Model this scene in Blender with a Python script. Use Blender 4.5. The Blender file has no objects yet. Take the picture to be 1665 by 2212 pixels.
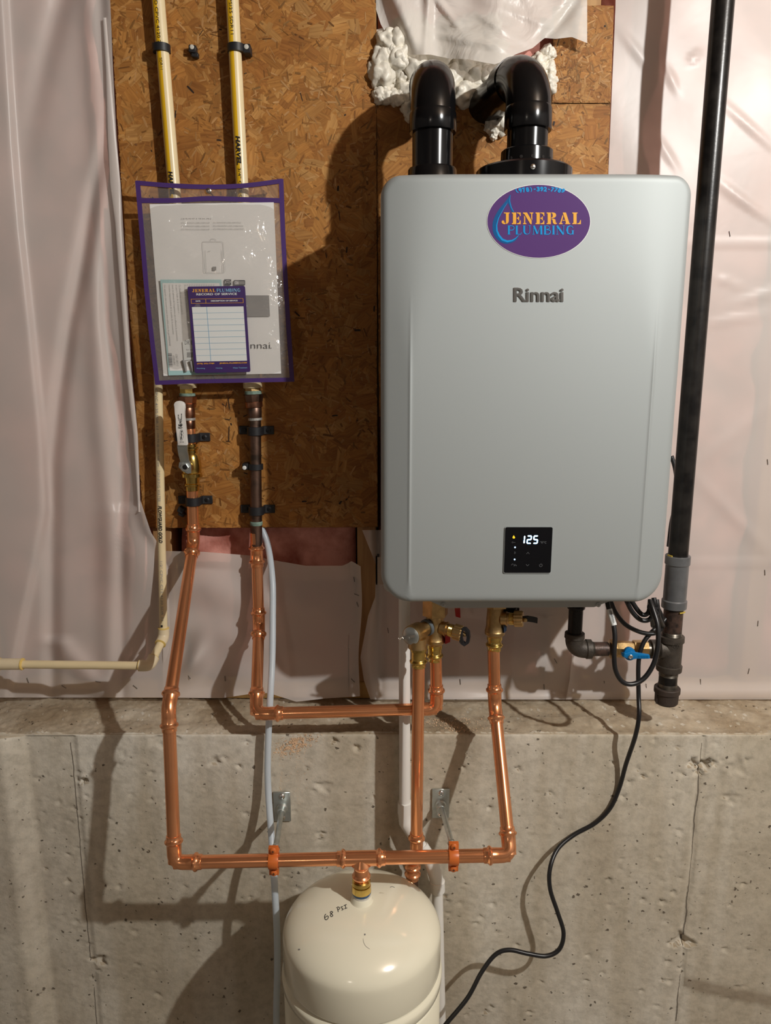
import bpy, bmesh, math, random
import numpy as np
from mathutils import Vector, Matrix, noise as mnoise

# ------------------------------------------------------------------ camera, world, lights, exposure
SC = bpy.context.scene
COL = SC.collection
CAM = Vector((0.0, 0.0, 1.55))
FPX, TH = 1600.0, math.radians(11.5)
cam = bpy.data.cameras.new('camera'); cam_o = bpy.data.objects.new('camera', cam); COL.objects.link(cam_o)
cam.sensor_fit = 'HORIZONTAL'; cam.sensor_width = 36.0; cam.lens = FPX / 1665.0 * 36.0
cam.clip_start = 0.02
cam_o.location = CAM; cam_o.rotation_euler = (math.radians(90) - TH, 0, 0)
SC.camera = cam_o

world = bpy.data.worlds.new('world'); SC.world = world; world.use_nodes = True
bg = world.node_tree.nodes['Background']; bg.inputs[0].default_value = (0.9, 0.8, 0.7, 1); bg.inputs[1].default_value = 0.012

def bulb(name, loc, power, radius, color):
    l = bpy.data.lights.new(name, 'POINT'); l.energy = power; l.shadow_soft_size = radius; l.color = color
    o = bpy.data.objects.new(name, l); o.location = loc; COL.objects.link(o); return o
bulb('ceiling_bulb', (1.23, -0.15, 2.445), 33.0, 0.024, (1.0, 0.985, 0.95))       # the pull-chain bulb up to the right
bulb('far_bulb', (-0.95, -2.60, 2.30), 2.4, 0.045, (1.0, 0.88, 0.76))           # the next bulb, behind the camera

SC.view_settings.view_transform = 'Standard'; SC.view_settings.look = 'None'
SC.view_settings.gamma = 1.0; SC.view_settings.use_curve_mapping = False
SC.view_settings.exposure = 2.18
SC.cycles.max_bounces = 8; SC.cycles.transparent_max_bounces = 12

# ------------------------------------------------------------------ helpers
RND = random.Random(11)
CT, ST = math.cos(TH), math.sin(TH)
def at(x, y, Y):
    """the point of the place that lies in the plane Y metres in front of the camera and shows at this pixel of the photograph"""
    u = (x - 832.5) / FPX; v = (y - 1106.0) / FPX
    d = Vector((u, CT - v * ST, -ST - v * CT))
    return CAM + d * (Y / d.y)
WALL = 1.450      # face of the OSB
CONC = 1.310      # face of the foundation wall
LEDGE = CAM.z - 0.702
def V(*a): return Vector(a)
def lerp(a, b, t): return a + (b - a) * t
def interp(pts, y):
    if y <= pts[0][0]: return pts[0][1]
    for (a, p), (b, q) in zip(pts, pts[1:]):
        if y <= b: return p + (q - p) * (y - a) / (b - a)
    return pts[-1][1]

WL = {}
def wloc(o): return WL.get(o.name, Vector((0, 0, 0)))
def root(name, label, cat, loc, group=None):
    o = bpy.data.objects.new(name, None); COL.objects.link(o); o.location = loc; o.empty_display_size = 0.02
    o['label'] = label; o['category'] = cat
    if group: o['group'] = group
    WL[o.name] = Vector(loc); return o
def finish(me, smooth, angle):
    if smooth:
        me.shade_smooth()
        if angle < 179: me.set_sharp_from_angle(angle=math.radians(angle))
def part(name, bm, m, parent, label=None, kind=None, smooth=True, angle=38):
    if isinstance(bm, bpy.types.Mesh): me = bm
    else:
        bmesh.ops.recalc_face_normals(bm, faces=bm.faces[:])
        me = bpy.data.meshes.new(name); bm.to_mesh(me); bm.free()
        finish(me, smooth, angle)
    L = wloc(parent) if parent else Vector((0, 0, 0))
    me.transform(Matrix.Translation(-L)); me.name = name
    if m and not me.materials: me.materials.append(m)
    o = bpy.data.objects.new(name, me); COL.objects.link(o)
    if parent: o.parent = parent; WL[o.name] = L
    if label: o['label'] = label
    if kind: o['kind'] = kind
    return o
def single(name, bm, m, label=None, cat=None, group=None, kind=None, smooth=True, angle=38):
    o = part(name, bm, m, None, label, kind, smooth, angle)
    vs = o.data.vertices
    c = Vector((sum(v.co.x for v in vs) / len(vs), sum(v.co.y for v in vs) / len(vs), min(v.co.z for v in vs)))
    o.data.transform(Matrix.Translation(-c)); o.location = c; WL[o.name] = c
    if cat: o['category'] = cat
    if group: o['group'] = group
    return o

def frame_of(d):
    d = d.normalized(); a = Vector((0, 0, 1)) if abs(d.z) < 0.9 else Vector((1, 0, 0))
    x = a.cross(d).normalized(); return x, d.cross(x).normalized()
def tube(bm, pts, r, n=16, caps=True, flat=None):
    pts = [Vector(p) for p in pts]
    rs = r if isinstance(r, (list, tuple)) else [r] * len(pts)
    rings = []; tx = None
    for i, p in enumerate(pts):
        d = (pts[min(i + 1, len(pts) - 1)] - pts[max(i - 1, 0)]).normalized()
        if tx is None: tx, ty = frame_of(d)
        else:
            tx = (tx - d * tx.dot(d)).normalized(); ty = d.cross(tx).normalized()
        rings.append([bm.verts.new(p + tx * (rs[i] * math.cos(2 * math.pi * k / n)) + ty * (rs[i] * math.sin(2 * math.pi * k / n))) for k in range(n)])
    for a, b in zip(rings, rings[1:]):
        for k in range(n): bm.faces.new((a[k], a[(k + 1) % n], b[(k + 1) % n], b[k]))
    if caps: bm.faces.new(rings[0][::-1]); bm.faces.new(rings[-1])
    return bm
def lathe(bm, p, d, prof, n=28, caps=True, phase=0.0):
    p = Vector(p); d = Vector(d).normalized(); x, y = frame_of(d); rings = []
    for t, r in prof:
        rings.append([bm.verts.new(p + d * t + x * (r * math.cos(2 * math.pi * k / n + phase)) + y * (r * math.sin(2 * math.pi * k / n + phase))) for k in range(n)])
    for a, b in zip(rings, rings[1:]):
        for k in range(n): bm.faces.new((a[k], a[(k + 1) % n], b[(k + 1) % n], b[k]))
    if caps: bm.faces.new(rings[0][::-1]); bm.faces.new(rings[-1])
    return bm
def box(bm, c, s, rot=None):
    M = Matrix.Translation(Vector(c)) @ (rot.to_4x4() if rot else Matrix.Identity(4)) @ Matrix.Diagonal((s[0], s[1], s[2], 1))
    bmesh.ops.create_cube(bm, size=1.0, matrix=M); return bm
def bevel(bm, w, seg=2):
    bmesh.ops.bevel(bm, geom=bm.edges[:] + bm.verts[:], offset=w, segments=seg, affect='EDGES', profile=0.5); return bm
def ball(bm, c, r, u=14, v=9, sc=(1, 1, 1)):
    bmesh.ops.create_uvsphere(bm, u_segments=u, v_segments=v, radius=r, matrix=Matrix.Translation(Vector(c)) @ Matrix.Diagonal((sc[0], sc[1], sc[2], 1))); return bm
def prism(bm, poly, back):
    """poly: list of 3-D points (a planar outline); back: the vector through its thickness"""
    a = [bm.verts.new(p) for p in poly]; b = [bm.verts.new(Vector(p) + back) for p in poly]; n = len(a)
    bm.faces.new(a); bm.faces.new(b[::-1])
    for i in range(n): bm.faces.new((a[i], b[i], b[(i + 1) % n], a[(i + 1) % n]))
    return bm
def strip(bm, pts, th, width_vec):
    """a bent band: centre line pts, thickness th, swept by width_vec"""
    pts = [Vector(p) for p in pts]; w = Vector(width_vec); A = []; B = []
    for i, p in enumerate(pts):
        d = (pts[min(i + 1, len(pts) - 1)] - pts[max(i - 1, 0)]).normalized(); nn = d.cross(w).normalized() * (th / 2)
        A.append((bm.verts.new(p + nn - w / 2), bm.verts.new(p + nn + w / 2))); B.append((bm.verts.new(p - nn - w / 2), bm.verts.new(p - nn + w / 2)))
    for i in range(len(pts) - 1):
        bm.faces.new((A[i][0], A[i + 1][0], A[i + 1][1], A[i][1])); bm.faces.new((B[i][0], B[i][1], B[i + 1][1], B[i + 1][0]))
        bm.faces.new((A[i][0], B[i][0], B[i + 1][0], A[i + 1][0])); bm.faces.new((A[i][1], A[i + 1][1], B[i + 1][1], B[i][1]))
    for i in (0, -1): bm.faces.new((A[i][0], A[i][1], B[i][1], B[i][0]))
    return bm
def spline(pts, seg=8):
    P = [Vector(p) for p in pts]; P = [P[0] * 2 - P[1]] + P + [P[-1] * 2 - P[-2]]; out = []
    for i in range(1, len(P) - 2):
        for k in range(seg):
            t = k / seg; a, b, c, d = P[i - 1], P[i], P[i + 1], P[i + 2]
            out.append(0.5 * ((2 * b) + (c - a) * t + (2 * a - 5 * b + 4 * c - d) * t * t + (3 * b - a - 3 * c + d) * t ** 3))
    out.append(P[-2]); return out
def arc_corner(A, J, B, r, n=8):
    """points rounding the corner J between A and B; r is the length taken off either leg"""
    a = J + (A - J).normalized() * r; b = J + (B - J).normalized() * r
    return [a * (1 - t) ** 2 + J * 2 * t * (1 - t) + b * t * t for t in [k / n for k in range(n + 1)]]
def BM(): return bmesh.new()

def text_data(body, bold=0.0, shear=0.0, spacing=1.0):
    c = bpy.data.curves.new('lettering', 'FONT'); c.body = body; c.size = 1.0; c.offset = bold; c.shear = shear; c.resolution_u = 3
    c.space_character = spacing
    o = bpy.data.objects.new('lettering', c); me = o.to_mesh()
    vs = [v.co.copy() for v in me.vertices]; fs = [tuple(p.vertices) for p in me.polygons]
    o.to_mesh_clear(); bpy.data.objects.remove(o); bpy.data.curves.remove(c)
    x0 = min(v.x for v in vs); x1 = max(v.x for v in vs); y0 = min(v.y for v in vs); y1 = max(v.y for v in vs)
    return [((v.x - x0) / (x1 - x0), (v.y - y0) / (y1 - y0)) for v in vs], fs
def put_faces(bm, pts, fs):
    vs = [bm.verts.new(p) for p in pts]
    for f in fs:
        try: bm.faces.new([vs[i] for i in f])
        except ValueError: pass
def text_box(bm, body, x0, y0, x1, y1, mapf, bold=0.0, shear=0.0, rot=0, mirror=False):
    """lettering filling a box given on a surface; mapf turns surface coordinates into a point. rot=1 reads downward."""
    uv, fs = text_data(body, bold, shear); pts = []
    for u, v in uv:
        if mirror: u = 1 - u
        if rot == 0: X, Y = lerp(x0, x1, u), lerp(y1, y0, v)
        else: X, Y = lerp(x0, x1, v), lerp(y0, y1, u)
        pts.append(mapf(X, Y))
    put_faces(bm, pts, fs); return bm
def poly2(bm, pts, mapf):
    vs = [bm.verts.new(mapf(x, y)) for x, y in pts]; bm.faces.new(vs); return bm
def rect2(bm, x0, y0, x1, y1, mapf): return poly2(bm, [(x0, y0), (x1, y0), (x1, y1), (x0, y1)], mapf)
def stroke2(bm, pts, w, mapf):
    pts = [Vector((p[0], p[1])) for p in pts]; L = []; Rr = []
    for i, p in enumerate(pts):
        d = (pts[min(i + 1, len(pts) - 1)] - pts[max(i - 1, 0)]); d.normalize(); n = Vector((-d.y, d.x)) * (w[i] if isinstance(w, (list, tuple)) else w) / 2
        L.append(bm.verts.new(mapf(*(p + n)))); Rr.append(bm.verts.new(mapf(*(p - n))))
    for i in range(len(pts) - 1): bm.faces.new((L[i], L[i + 1], Rr[i + 1], Rr[i]))
    return bm

# ------------------------------------------------------------------ materials
def new_mat(name):
    m = bpy.data.materials.new(name); m.use_nodes = True; nt = m.node_tree; b = nt.nodes['Principled BSDF']; return m, nt, b
def N(nt, t, **kw):
    n = nt.nodes.new(t)
    for k, v in kw.items(): setattr(n, k, v)
    return n
def noise(nt, scale, detail=4, rough=0.55, vec=None, dist=0.0):
    n = N(nt, 'ShaderNodeTexNoise'); n.inputs['Scale'].default_value = scale; n.inputs['Detail'].default_value = detail
    n.inputs['Roughness'].default_value = rough; n.inputs['Distortion'].default_value = dist
    if vec is None:
        tc = N(nt, 'ShaderNodeNewGeometry'); vec = tc.outputs['Position']
    nt.links.new(vec, n.inputs['Vector']); return n
def ramp(nt, src, stops):
    r = N(nt, 'ShaderNodeValToRGB'); nt.links.new(src, r.inputs[0])
    while len(r.color_ramp.elements) < len(stops): r.color_ramp.elements.new(0.5)
    for e, (p, c) in zip(r.color_ramp.elements, stops): e.position = p; e.color = (c[0], c[1], c[2], 1) if len(c) == 3 else c
    return r
def mix(nt, a, b, f, mode='MIX'):
    m = N(nt, 'ShaderNodeMix', data_type='RGBA', blend_type=mode)
    for s, v in ((m.inputs[6], a), (m.inputs[7], b), (m.inputs[0], f)):
        if isinstance(v, (int, float)): s.default_value = v
        elif isinstance(v, tuple): s.default_value = (v[0], v[1], v[2], 1)
        else: nt.links.new(v, s)
    return m.outputs[2]
def bump(nt, b, src, strength, dist=0.002):
    bp = N(nt, 'ShaderNodeBump'); bp.inputs['Strength'].default_value = strength; bp.inputs['Distance'].default_value = dist
    nt.links.new(src, bp.inputs['Height']); nt.links.new(bp.outputs[0], b.inputs['Normal']); return bp
def simple(name, col, rough=0.5, metal=0.0, var=0.0, vscale=30, bmp=0.0, bscale=200, spec=0.5, coat=0.0, dark=None):
    m, nt, b = new_mat(name)
    b.inputs['Base Color'].default_value = (*col, 1); b.inputs['Roughness'].default_value = rough; b.inputs['Metallic'].default_value = metal
    b.inputs['Specular IOR Level'].default_value = spec; b.inputs['Coat Weight'].default_value = coat; b.inputs['Coat Roughness'].default_value = 0.12
    if var or dark:
        n = noise(nt, vscale, 5)
        d = dark or tuple(c * (1 - var) for c in col)
        r = ramp(nt, n.outputs[0], [(0.35, d), (0.62, col)]); nt.links.new(r.outputs[0], b.inputs['Base Color'])
    if bmp: n2 = noise(nt, bscale, 3); bump(nt, b, n2.outputs[0], bmp)
    return m
def emitter(name, col, s):
    m, nt, b = new_mat(name); b.inputs['Base Color'].default_value = (0.02, 0.02, 0.02, 1)
    b.inputs['Emission Color'].default_value = (*col, 1); b.inputs['Emission Strength'].default_value = s; return m

def concrete_mat():
    m, nt, b = new_mat('concrete')
    big = noise(nt, 2.6, 5, 0.6, dist=0.4); fine = noise(nt, 45, 8, 0.72); grit = noise(nt, 260, 4, 0.7)
    c1 = ramp(nt, big.outputs[0], [(0.30, (0.49, 0.44, 0.36)), (0.52, (0.605, 0.56, 0.47)), (0.70, (0.69, 0.655, 0.575))])
    c2 = ramp(nt, fine.outputs[0], [(0.30, (0.66, 0.65, 0.63)), (0.55, (1, 1, 1)), (0.8, (1.14, 1.12, 1.08))])
    col = mix(nt, c1.outputs[0], c2.outputs[0], 0.75, 'MULTIPLY')
    # air pockets
    g = N(nt, 'ShaderNodeNewGeometry'); vo = N(nt, 'ShaderNodeTexVoronoi'); vo.inputs['Scale'].default_value = 62
    wob = noise(nt, 130, 3, 0.6); wm = N(nt, 'ShaderNodeVectorMath', operation='SCALE'); nt.links.new(wob.outputs['Color'], wm.inputs[0]); wm.inputs['Scale'].default_value = 0.011
    wa = N(nt, 'ShaderNodeVectorMath', operation='ADD'); nt.links.new(g.outputs['Position'], wa.inputs[0]); nt.links.new(wm.outputs[0], wa.inputs[1]); nt.links.new(wa.outputs[0], vo.inputs['Vector'])
    sel = noise(nt, 19, 2); 
    mm = N(nt, 'ShaderNodeMath', operation='MULTIPLY_ADD'); nt.links.new(sel.outputs[0], mm.inputs[0]); mm.inputs[1].default_value = -0.75; mm.inputs[2].default_value = 0.52
    ad = N(nt, 'ShaderNodeMath', operation='ADD'); nt.links.new(vo.outputs['Distance'], ad.inputs[0]); nt.links.new(mm.outputs[0], ad.inputs[1])
    pit = ramp(nt, ad.outputs[0], [(0.16, (0, 0, 0)), (0.25, (1, 1, 1))])
    col = mix(nt, (0.17, 0.145, 0.115), col, pit.outputs[0])
    # streaks that ran down the face
    sp = N(nt, 'ShaderNodeMapping'); nt.links.new(g.outputs['Position'], sp.inputs[0]); sp.inputs['Scale'].default_value = (7, 7, 0.7)
    st = noise(nt, 1.0, 4, 0.6, sp.outputs[0]); sr = ramp(nt, st.outputs[0], [(0.40, (0.80, 0.745, 0.66)), (0.60, (1.10, 1.10, 1.10))])
    col = mix(nt, col, sr.outputs[0], 0.8, 'MULTIPLY')
    sx = N(nt, 'ShaderNodeSeparateXYZ'); nt.links.new(g.outputs['Position'], sx.inputs[0])
    def mth(op, a, c=None):
        n = N(nt, 'ShaderNodeMath', operation=op)
        for i, v in ((0, a), (1, c)):
            if v is None: continue
            if isinstance(v, (int, float)): n.inputs[i].default_value = v
            else: nt.links.new(v, n.inputs[i])
        return n.outputs[0]
    wz = noise(nt, 16, 3); brk = noise(nt, 9, 2)
    for px, w_, keep in ((1517, 0.0011, 0.40), (150, 0.0010, 0.47)):            # hairline joints left by the form panels
        x0 = at(px, 1600, CONC).x
        d = mth('ABSOLUTE', mth('SUBTRACT', sx.outputs[0], mth('ADD', mth('MULTIPLY', wz.outputs[0], 0.008), x0 - 0.004)))
        line = mth('MULTIPLY', mth('LESS_THAN', d, w_), mth('GREATER_THAN', brk.outputs[0], keep)); line = mth('MULTIPLY', line, mth('LESS_THAN', sx.outputs[2], LEDGE - 0.02))
        col = mix(nt, col, (0.13, 0.105, 0.08), mth('MULTIPLY', line, 0.85))
    p0 = at(1490, 2115, CONC)                                                    # brown tide mark at the lower right
    dz = mth('ADD', mth('SUBTRACT', sx.outputs[2], p0.z), mth('ADD', mth('MULTIPLY', mth('SUBTRACT', sx.outputs[0], p0.x), 0.26), mth('MULTIPLY', wz.outputs[0], 0.02)))
    band = mth('SUBTRACT', 1.0, mth('MULTIPLY', mth('ABSOLUTE', dz), 42.0)); band = mth('MULTIPLY', mth('MAXIMUM', band, 0.0), mth('GREATER_THAN', sx.outputs[0], p0.x - 0.012))
    col = mix(nt, col, (0.20, 0.145, 0.09), mth('MINIMUM', mth('MULTIPLY', band, 0.9), 0.55))
    nz = N(nt, 'ShaderNodeSeparateXYZ'); nt.links.new(g.outputs['True Normal'], nz.inputs[0]); ledge_mottle = noise(nt, 14, 5, 0.65)    # up-facing concrete multiplied by a mottled, darker brown
    dr = ramp(nt, ledge_mottle.outputs[0], [(0.3, (0.62, 0.54, 0.45)), (0.7, (0.90, 0.85, 0.78))])
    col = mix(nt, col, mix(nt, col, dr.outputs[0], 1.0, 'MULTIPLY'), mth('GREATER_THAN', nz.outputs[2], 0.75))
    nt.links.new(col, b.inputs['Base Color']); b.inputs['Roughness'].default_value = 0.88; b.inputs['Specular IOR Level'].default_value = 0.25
    h = mix(nt, pit.outputs[0], grit.outputs[0], 0.25); bump(nt, b, h, 0.6, 0.004)
    return m
def poly_mat(name, see=0.3, col=(0.80, 0.76, 0.735), wr=0.25, ds=1.2):
    m, nt, b = new_mat(name)
    b.inputs['Base Color'].default_value = (*col, 1); b.inputs['Roughness'].default_value = 0.36; b.inputs['Specular IOR Level'].default_value = 0.45
    n = noise(nt, 9, 4, 0.5, dist=ds); bump(nt, b, n.outputs[0], wr, 0.012)
    tr = N(nt, 'ShaderNodeBsdfTransparent'); tr.inputs[0].default_value = (0.95, 0.92, 0.90, 1)
    ms = N(nt, 'ShaderNodeMixShader'); ms.inputs[0].default_value = see
    nt.links.new(b.outputs[0], ms.inputs[1]); nt.links.new(tr.outputs[0], ms.inputs[2]); nt.links.new(ms.outputs[0], nt.nodes['Material Output'].inputs[0])
    return m
def film_mat():
    m, nt, b = new_mat('clear_vinyl')
    nt.nodes.remove(b)
    tr = N(nt, 'ShaderNodeBsdfTransparent'); tr.inputs[0].default_value = (0.955, 0.945, 0.93, 1)
    gl = N(nt, 'ShaderNodeBsdfGlossy'); gl.inputs['Roughness'].default_value = 0.07
    n = noise(nt, 26, 3, 0.5, dist=2.5); bp = N(nt, 'ShaderNodeBump'); bp.inputs['Strength'].default_value = 0.55; bp.inputs['Distance'].default_value = 0.01
    nt.links.new(n.outputs[0], bp.inputs['Height']); nt.links.new(bp.outputs[0], gl.inputs['Normal'])
    df = N(nt, 'ShaderNodeBsdfDiffuse'); df.inputs[0].default_value = (0.7, 0.68, 0.66, 1)
    m1 = N(nt, 'ShaderNodeMixShader'); m1.inputs[0].default_value = 0.12; nt.links.new(tr.outputs[0], m1.inputs[1]); nt.links.new(df.outputs[0], m1.inputs[2])
    m2 = N(nt, 'ShaderNodeMixShader'); m2.inputs[0].default_value = 0.055; nt.links.new(m1.outputs[0], m2.inputs[1]); nt.links.new(gl.outputs[0], m2.inputs[2])
    nt.links.new(m2.outputs[0], nt.nodes['Material Output'].inputs[0]); return m
def strand_mat():
    m, nt, b = new_mat('pressed_wood_strands')
    a = N(nt, 'ShaderNodeAttribute', attribute_name='tone'); uv = N(nt, 'ShaderNodeUVMap')
    mp = N(nt, 'ShaderNodeMapping'); nt.links.new(uv.outputs[0], mp.inputs[0]); mp.inputs['Scale'].default_value = (14, 260, 1)
    n = noise(nt, 1.0, 4, 0.6, mp.outputs[0]); r = ramp(nt, n.outputs[0], [(0.32, (0.66, 0.58, 0.50)), (0.60, (1.08, 1.08, 1.08))])
    bigv = noise(nt, 7, 3); r2 = ramp(nt, bigv.outputs[0], [(0.35, (0.80, 0.74, 0.66)), (0.65, (1.1, 1.1, 1.1))])
    c = mix(nt, a.outputs['Color'], r.outputs[0], 0.9, 'MULTIPLY'); c = mix(nt, c, r2.outputs[0], 0.8, 'MULTIPLY')
    nt.links.new(c, b.inputs['Base Color']); b.inputs['Roughness'].default_value = 0.62; b.inputs['Specular IOR Level'].default_value = 0.3
    bump(nt, b, n.outputs[0], 0.35, 0.0008); return m
def wood_mat(name, c1, c2):
    m, nt, b = new_mat(name); g = N(nt, 'ShaderNodeNewGeometry'); mp = N(nt, 'ShaderNodeMapping'); nt.links.new(g.outputs['Position'], mp.inputs[0]); mp.inputs['Scale'].default_value = (60, 60, 4)
    n = noise(nt, 1, 4, 0.6, mp.outputs[0]); r = ramp(nt, n.outputs[0], [(0.3, c1), (0.65, c2)]); nt.links.new(r.outputs[0], b.inputs['Base Color']); b.inputs['Roughness'].default_value = 0.7; return m
def copper_mat(name, c, dark, rough, amt, metal=1.0, sc=34):
    m, nt, b = new_mat(name); n = noise(nt, sc, 4, 0.5, dist=0.6); r = ramp(nt, n.outputs[0], [(0.40 - amt, dark), (0.55, c)])
    nt.links.new(r.outputs[0], b.inputs['Base Color']); b.inputs['Metallic'].default_value = metal
    n2 = noise(nt, sc * 1.5, 3); r2 = ramp(nt, n2.outputs[0], [(0.3, (rough * 0.88,) * 3), (0.7, (rough * 1.15,) * 3)]); nt.links.new(r2.outputs[0], b.inputs['Roughness']); return m

M = {}
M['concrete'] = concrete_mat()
M['poly'] = poly_mat('vapor_barrier_film', 0.36, (0.77, 0.70, 0.655), 0.10, 0.3)
M['poly_clear'] = poly_mat('loose_film', 0.30, (0.80, 0.76, 0.70), 0.8)
M['film'] = film_mat()
M['strand'] = strand_mat()
M['osb'] = simple('osb_core', (0.20, 0.09, 0.026), 0.8, var=0.4, vscale=60)
M['stud'] = wood_mat('framing_lumber', (0.30, 0.15, 0.055), (0.46, 0.27, 0.11))
M['plate'] = wood_mat('yellowed_sill_lumber', (0.40, 0.23, 0.07), (0.56, 0.36, 0.13))
M['stud_dark'] = wood_mat('bracing_board', (0.10, 0.045, 0.018), (0.22, 0.10, 0.035))
M['copper'] = copper_mat('new_copper', (0.96, 0.43, 0.205), (0.86, 0.345, 0.145), 0.20, 0.16, 0.86, 9)
M['copper_old'] = copper_mat('tarnished_copper', (0.22, 0.135, 0.10), (0.10, 0.075, 0.06), 0.42, 0.05)
M['copper_brown'] = copper_mat('browned_copper', (0.42, 0.20, 0.12), (0.20, 0.10, 0.065), 0.34, 0.05)
M['verdigris'] = simple('verdigris', (0.22, 0.32, 0.26), 0.8, var=0.4, vscale=160)
M['solder'] = simple('solder', (0.55, 0.54, 0.50), 0.5, 0.5, var=0.4, vscale=300)
M['brass'] = simple('cast_brass', (0.62, 0.42, 0.19), 0.36, 1.0, var=0.25, vscale=70, bmp=0.15, bscale=700)
M['brass_bright'] = simple('bright_brass', (0.84, 0.60, 0.18), 0.20, 1.0, var=0.25, vscale=60)
M['silver'] = None
M['steel'] = simple('zinc_plated_steel', (0.60, 0.64, 0.62), 0.34, 0.9, var=0.2, vscale=50)
M['chrome'] = simple('bright_steel', (0.80, 0.80, 0.78), 0.2, 1.0)
M['black'] = simple('black_plastic', (0.0045, 0.0045, 0.005), 0.17, spec=0.38)
M['strapblack'] = simple('black_strap_plastic', (0.012, 0.012, 0.014), 0.5)
M['cable'] = simple('black_cable_jacket', (0.011, 0.011, 0.012), 0.34)
M['iron'] = simple('black_iron', (0.020, 0.018, 0.016), 0.30, 0.15, dark=(0.006, 0.0055, 0.0055), vscale=40, bmp=0.05, bscale=260, spec=0.4)
M['castiron'] = simple('cast_iron', (0.085, 0.072, 0.058), 0.5, 0.45, dark=(0.055, 0.045, 0.037), vscale=60, bmp=0.3, bscale=500)
M['rustiron'] = simple('worn_iron', (0.10, 0.060, 0.045), 0.45, 0.4, dark=(0.022, 0.018, 0.016), vscale=85, bmp=0.2, bscale=260)
M['capiron'] = simple('brown_iron', (0.060, 0.043, 0.034), 0.6, 0.2, var=0.25, vscale=60, bmp=0.2, bscale=400)
M['thread'] = simple('threaded_iron', (0.20, 0.18, 0.15), 0.35, 0.8, var=0.5, vscale=90)
M['greycoup'] = simple('grey_coupling_metal', (0.22, 0.23, 0.24), 0.34, 0.6, var=0.2, vscale=40)
M['yellowtape'] = simple('yellow_tape', (0.55, 0.40, 0.06), 0.6)
M['cpvc'] = simple('cpvc', (0.80, 0.66, 0.40), 0.34, var=0.06, vscale=12)
M['cpvc_grey'] = simple('cpvc_pale', (0.76, 0.64, 0.43), 0.36, var=0.05, vscale=12)
M['stripe'] = simple('yellow_stripe', (0.80, 0.47, 0.012), 0.36)
M['glue'] = simple('yellow_solvent', (0.72, 0.52, 0.16), 0.3)
M['pvc'] = simple('white_pvc', (0.80, 0.78, 0.73), 0.3)
M['tubing'] = None
M['cream'] = simple('cream_enamel', (0.86, 0.825, 0.655), 0.16, coat=0.4)
M['bluepaste'] = simple('blue_thread_sealant', (0.05, 0.14, 0.30), 0.6, var=0.6, vscale=180)
M['whitetape'] = simple('white_thread_tape', (0.62, 0.60, 0.53), 0.6, var=0.2, vscale=180)
M['orange'] = simple('orange_coated_steel', (0.62, 0.15, 0.028), 0.38)
M['purple'] = simple('purple_binding', (0.060, 0.022, 0.15), 0.55)
M['purple_sticker'] = simple('purple_vinyl', (0.095, 0.042, 0.17), 0.22)
M['purple_card'] = simple('purple_print', (0.045, 0.018, 0.115), 0.35)
M['white'] = simple('white_print', (0.72, 0.74, 0.72), 0.5)
M['paper'] = simple('paper', (0.80, 0.79, 0.77), 0.6)
M['teal'] = simple('teal_print', (0.38, 0.60, 0.60), 0.6)
M['ink'] = simple('black_ink', (0.012, 0.012, 0.014), 0.5)
M['greyink'] = simple('grey_ink', (0.36, 0.35, 0.34), 0.6)
M['midgrey'] = simple('printed_grey', (0.24, 0.23, 0.22), 0.6)
M['paleink'] = simple('pale_ink', (0.10, 0.10, 0.11), 0.6)
M['gold'] = simple('gold_print', (0.78, 0.38, 0.035), 0.35)
M['bluep'] = simple('blue_print', (0.0, 0.27, 0.64), 0.3)
M['blued'] = simple('deep_blue_print', (0.0, 0.085, 0.26), 0.3)
M['lightblue'] = simple('pale_blue_print', (0.20, 0.42, 0.60), 0.4)
M['bluehandle'] = simple('blue_paint', (0.0, 0.165, 0.43), 0.34, bmp=0.1, bscale=300)
M['red'] = simple('red_paint', (0.40, 0.012, 0.012), 0.35)
M['darkblue'] = simple('dark_blue_paint', (0.018, 0.030, 0.055), 0.35)
M['handlewhite'] = simple('white_vinyl_grip', (0.74, 0.72, 0.68), 0.42)
M['greyseal'] = simple('grey_sealing_ring', (0.10, 0.115, 0.125), 0.5)
M['badge'] = simple('badge_grey', (0.085, 0.082, 0.075), 0.4)
M['glasspanel'] = simple('black_glass', (0.004, 0.0045, 0.006), 0.10)
M['iconink'] = simple('icon_print', (0.16, 0.17, 0.18), 0.5)
M['digit'] = emitter('lit_digits', (0.70, 0.92, 1.0), 3.0)
M['digitglow'] = emitter('digit_glow_blue', (0.03, 0.42, 1.0), 0.42)
M['led'] = emitter('lit_blue_led', (0.35, 0.62, 1.0), 1.2)
M['amber'] = emitter('lit_amber_flame', (1.0, 0.55, 0.01), 0.32)
M['pink'] = simple('pink_fiberglass', (0.74, 0.36, 0.30), 0.95, dark=(0.34, 0.11, 0.08), vscale=13, bmp=0.8, bscale=90, spec=0.1)
M['foam'] = simple('spray_foam', (0.80, 0.75, 0.64), 0.42, var=0.16, vscale=30, bmp=0.35, bscale=110)
M['sheath'] = simple('sheathing', (0.16, 0.08, 0.03), 0.85, var=0.4, vscale=20)
M['darkhole'] = simple('dark_gap', (0.012, 0.009, 0.008), 0.9)
M['roomwall'] = simple('far_wall_film', (0.32, 0.29, 0.27), 0.7, var=0.2, vscale=2)
M['joist'] = simple('ceiling_boards', (0.22, 0.14, 0.08), 0.75, var=0.4, vscale=5)
M['floor'] = simple('floor_concrete', (0.28, 0.25, 0.21), 0.7, var=0.3, vscale=4)
M['sawdust'] = simple('sawdust', (0.78, 0.54, 0.34), 0.9)
M['beige'] = simple('beige_metal', (0.42, 0.33, 0.26), 0.5)
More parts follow.
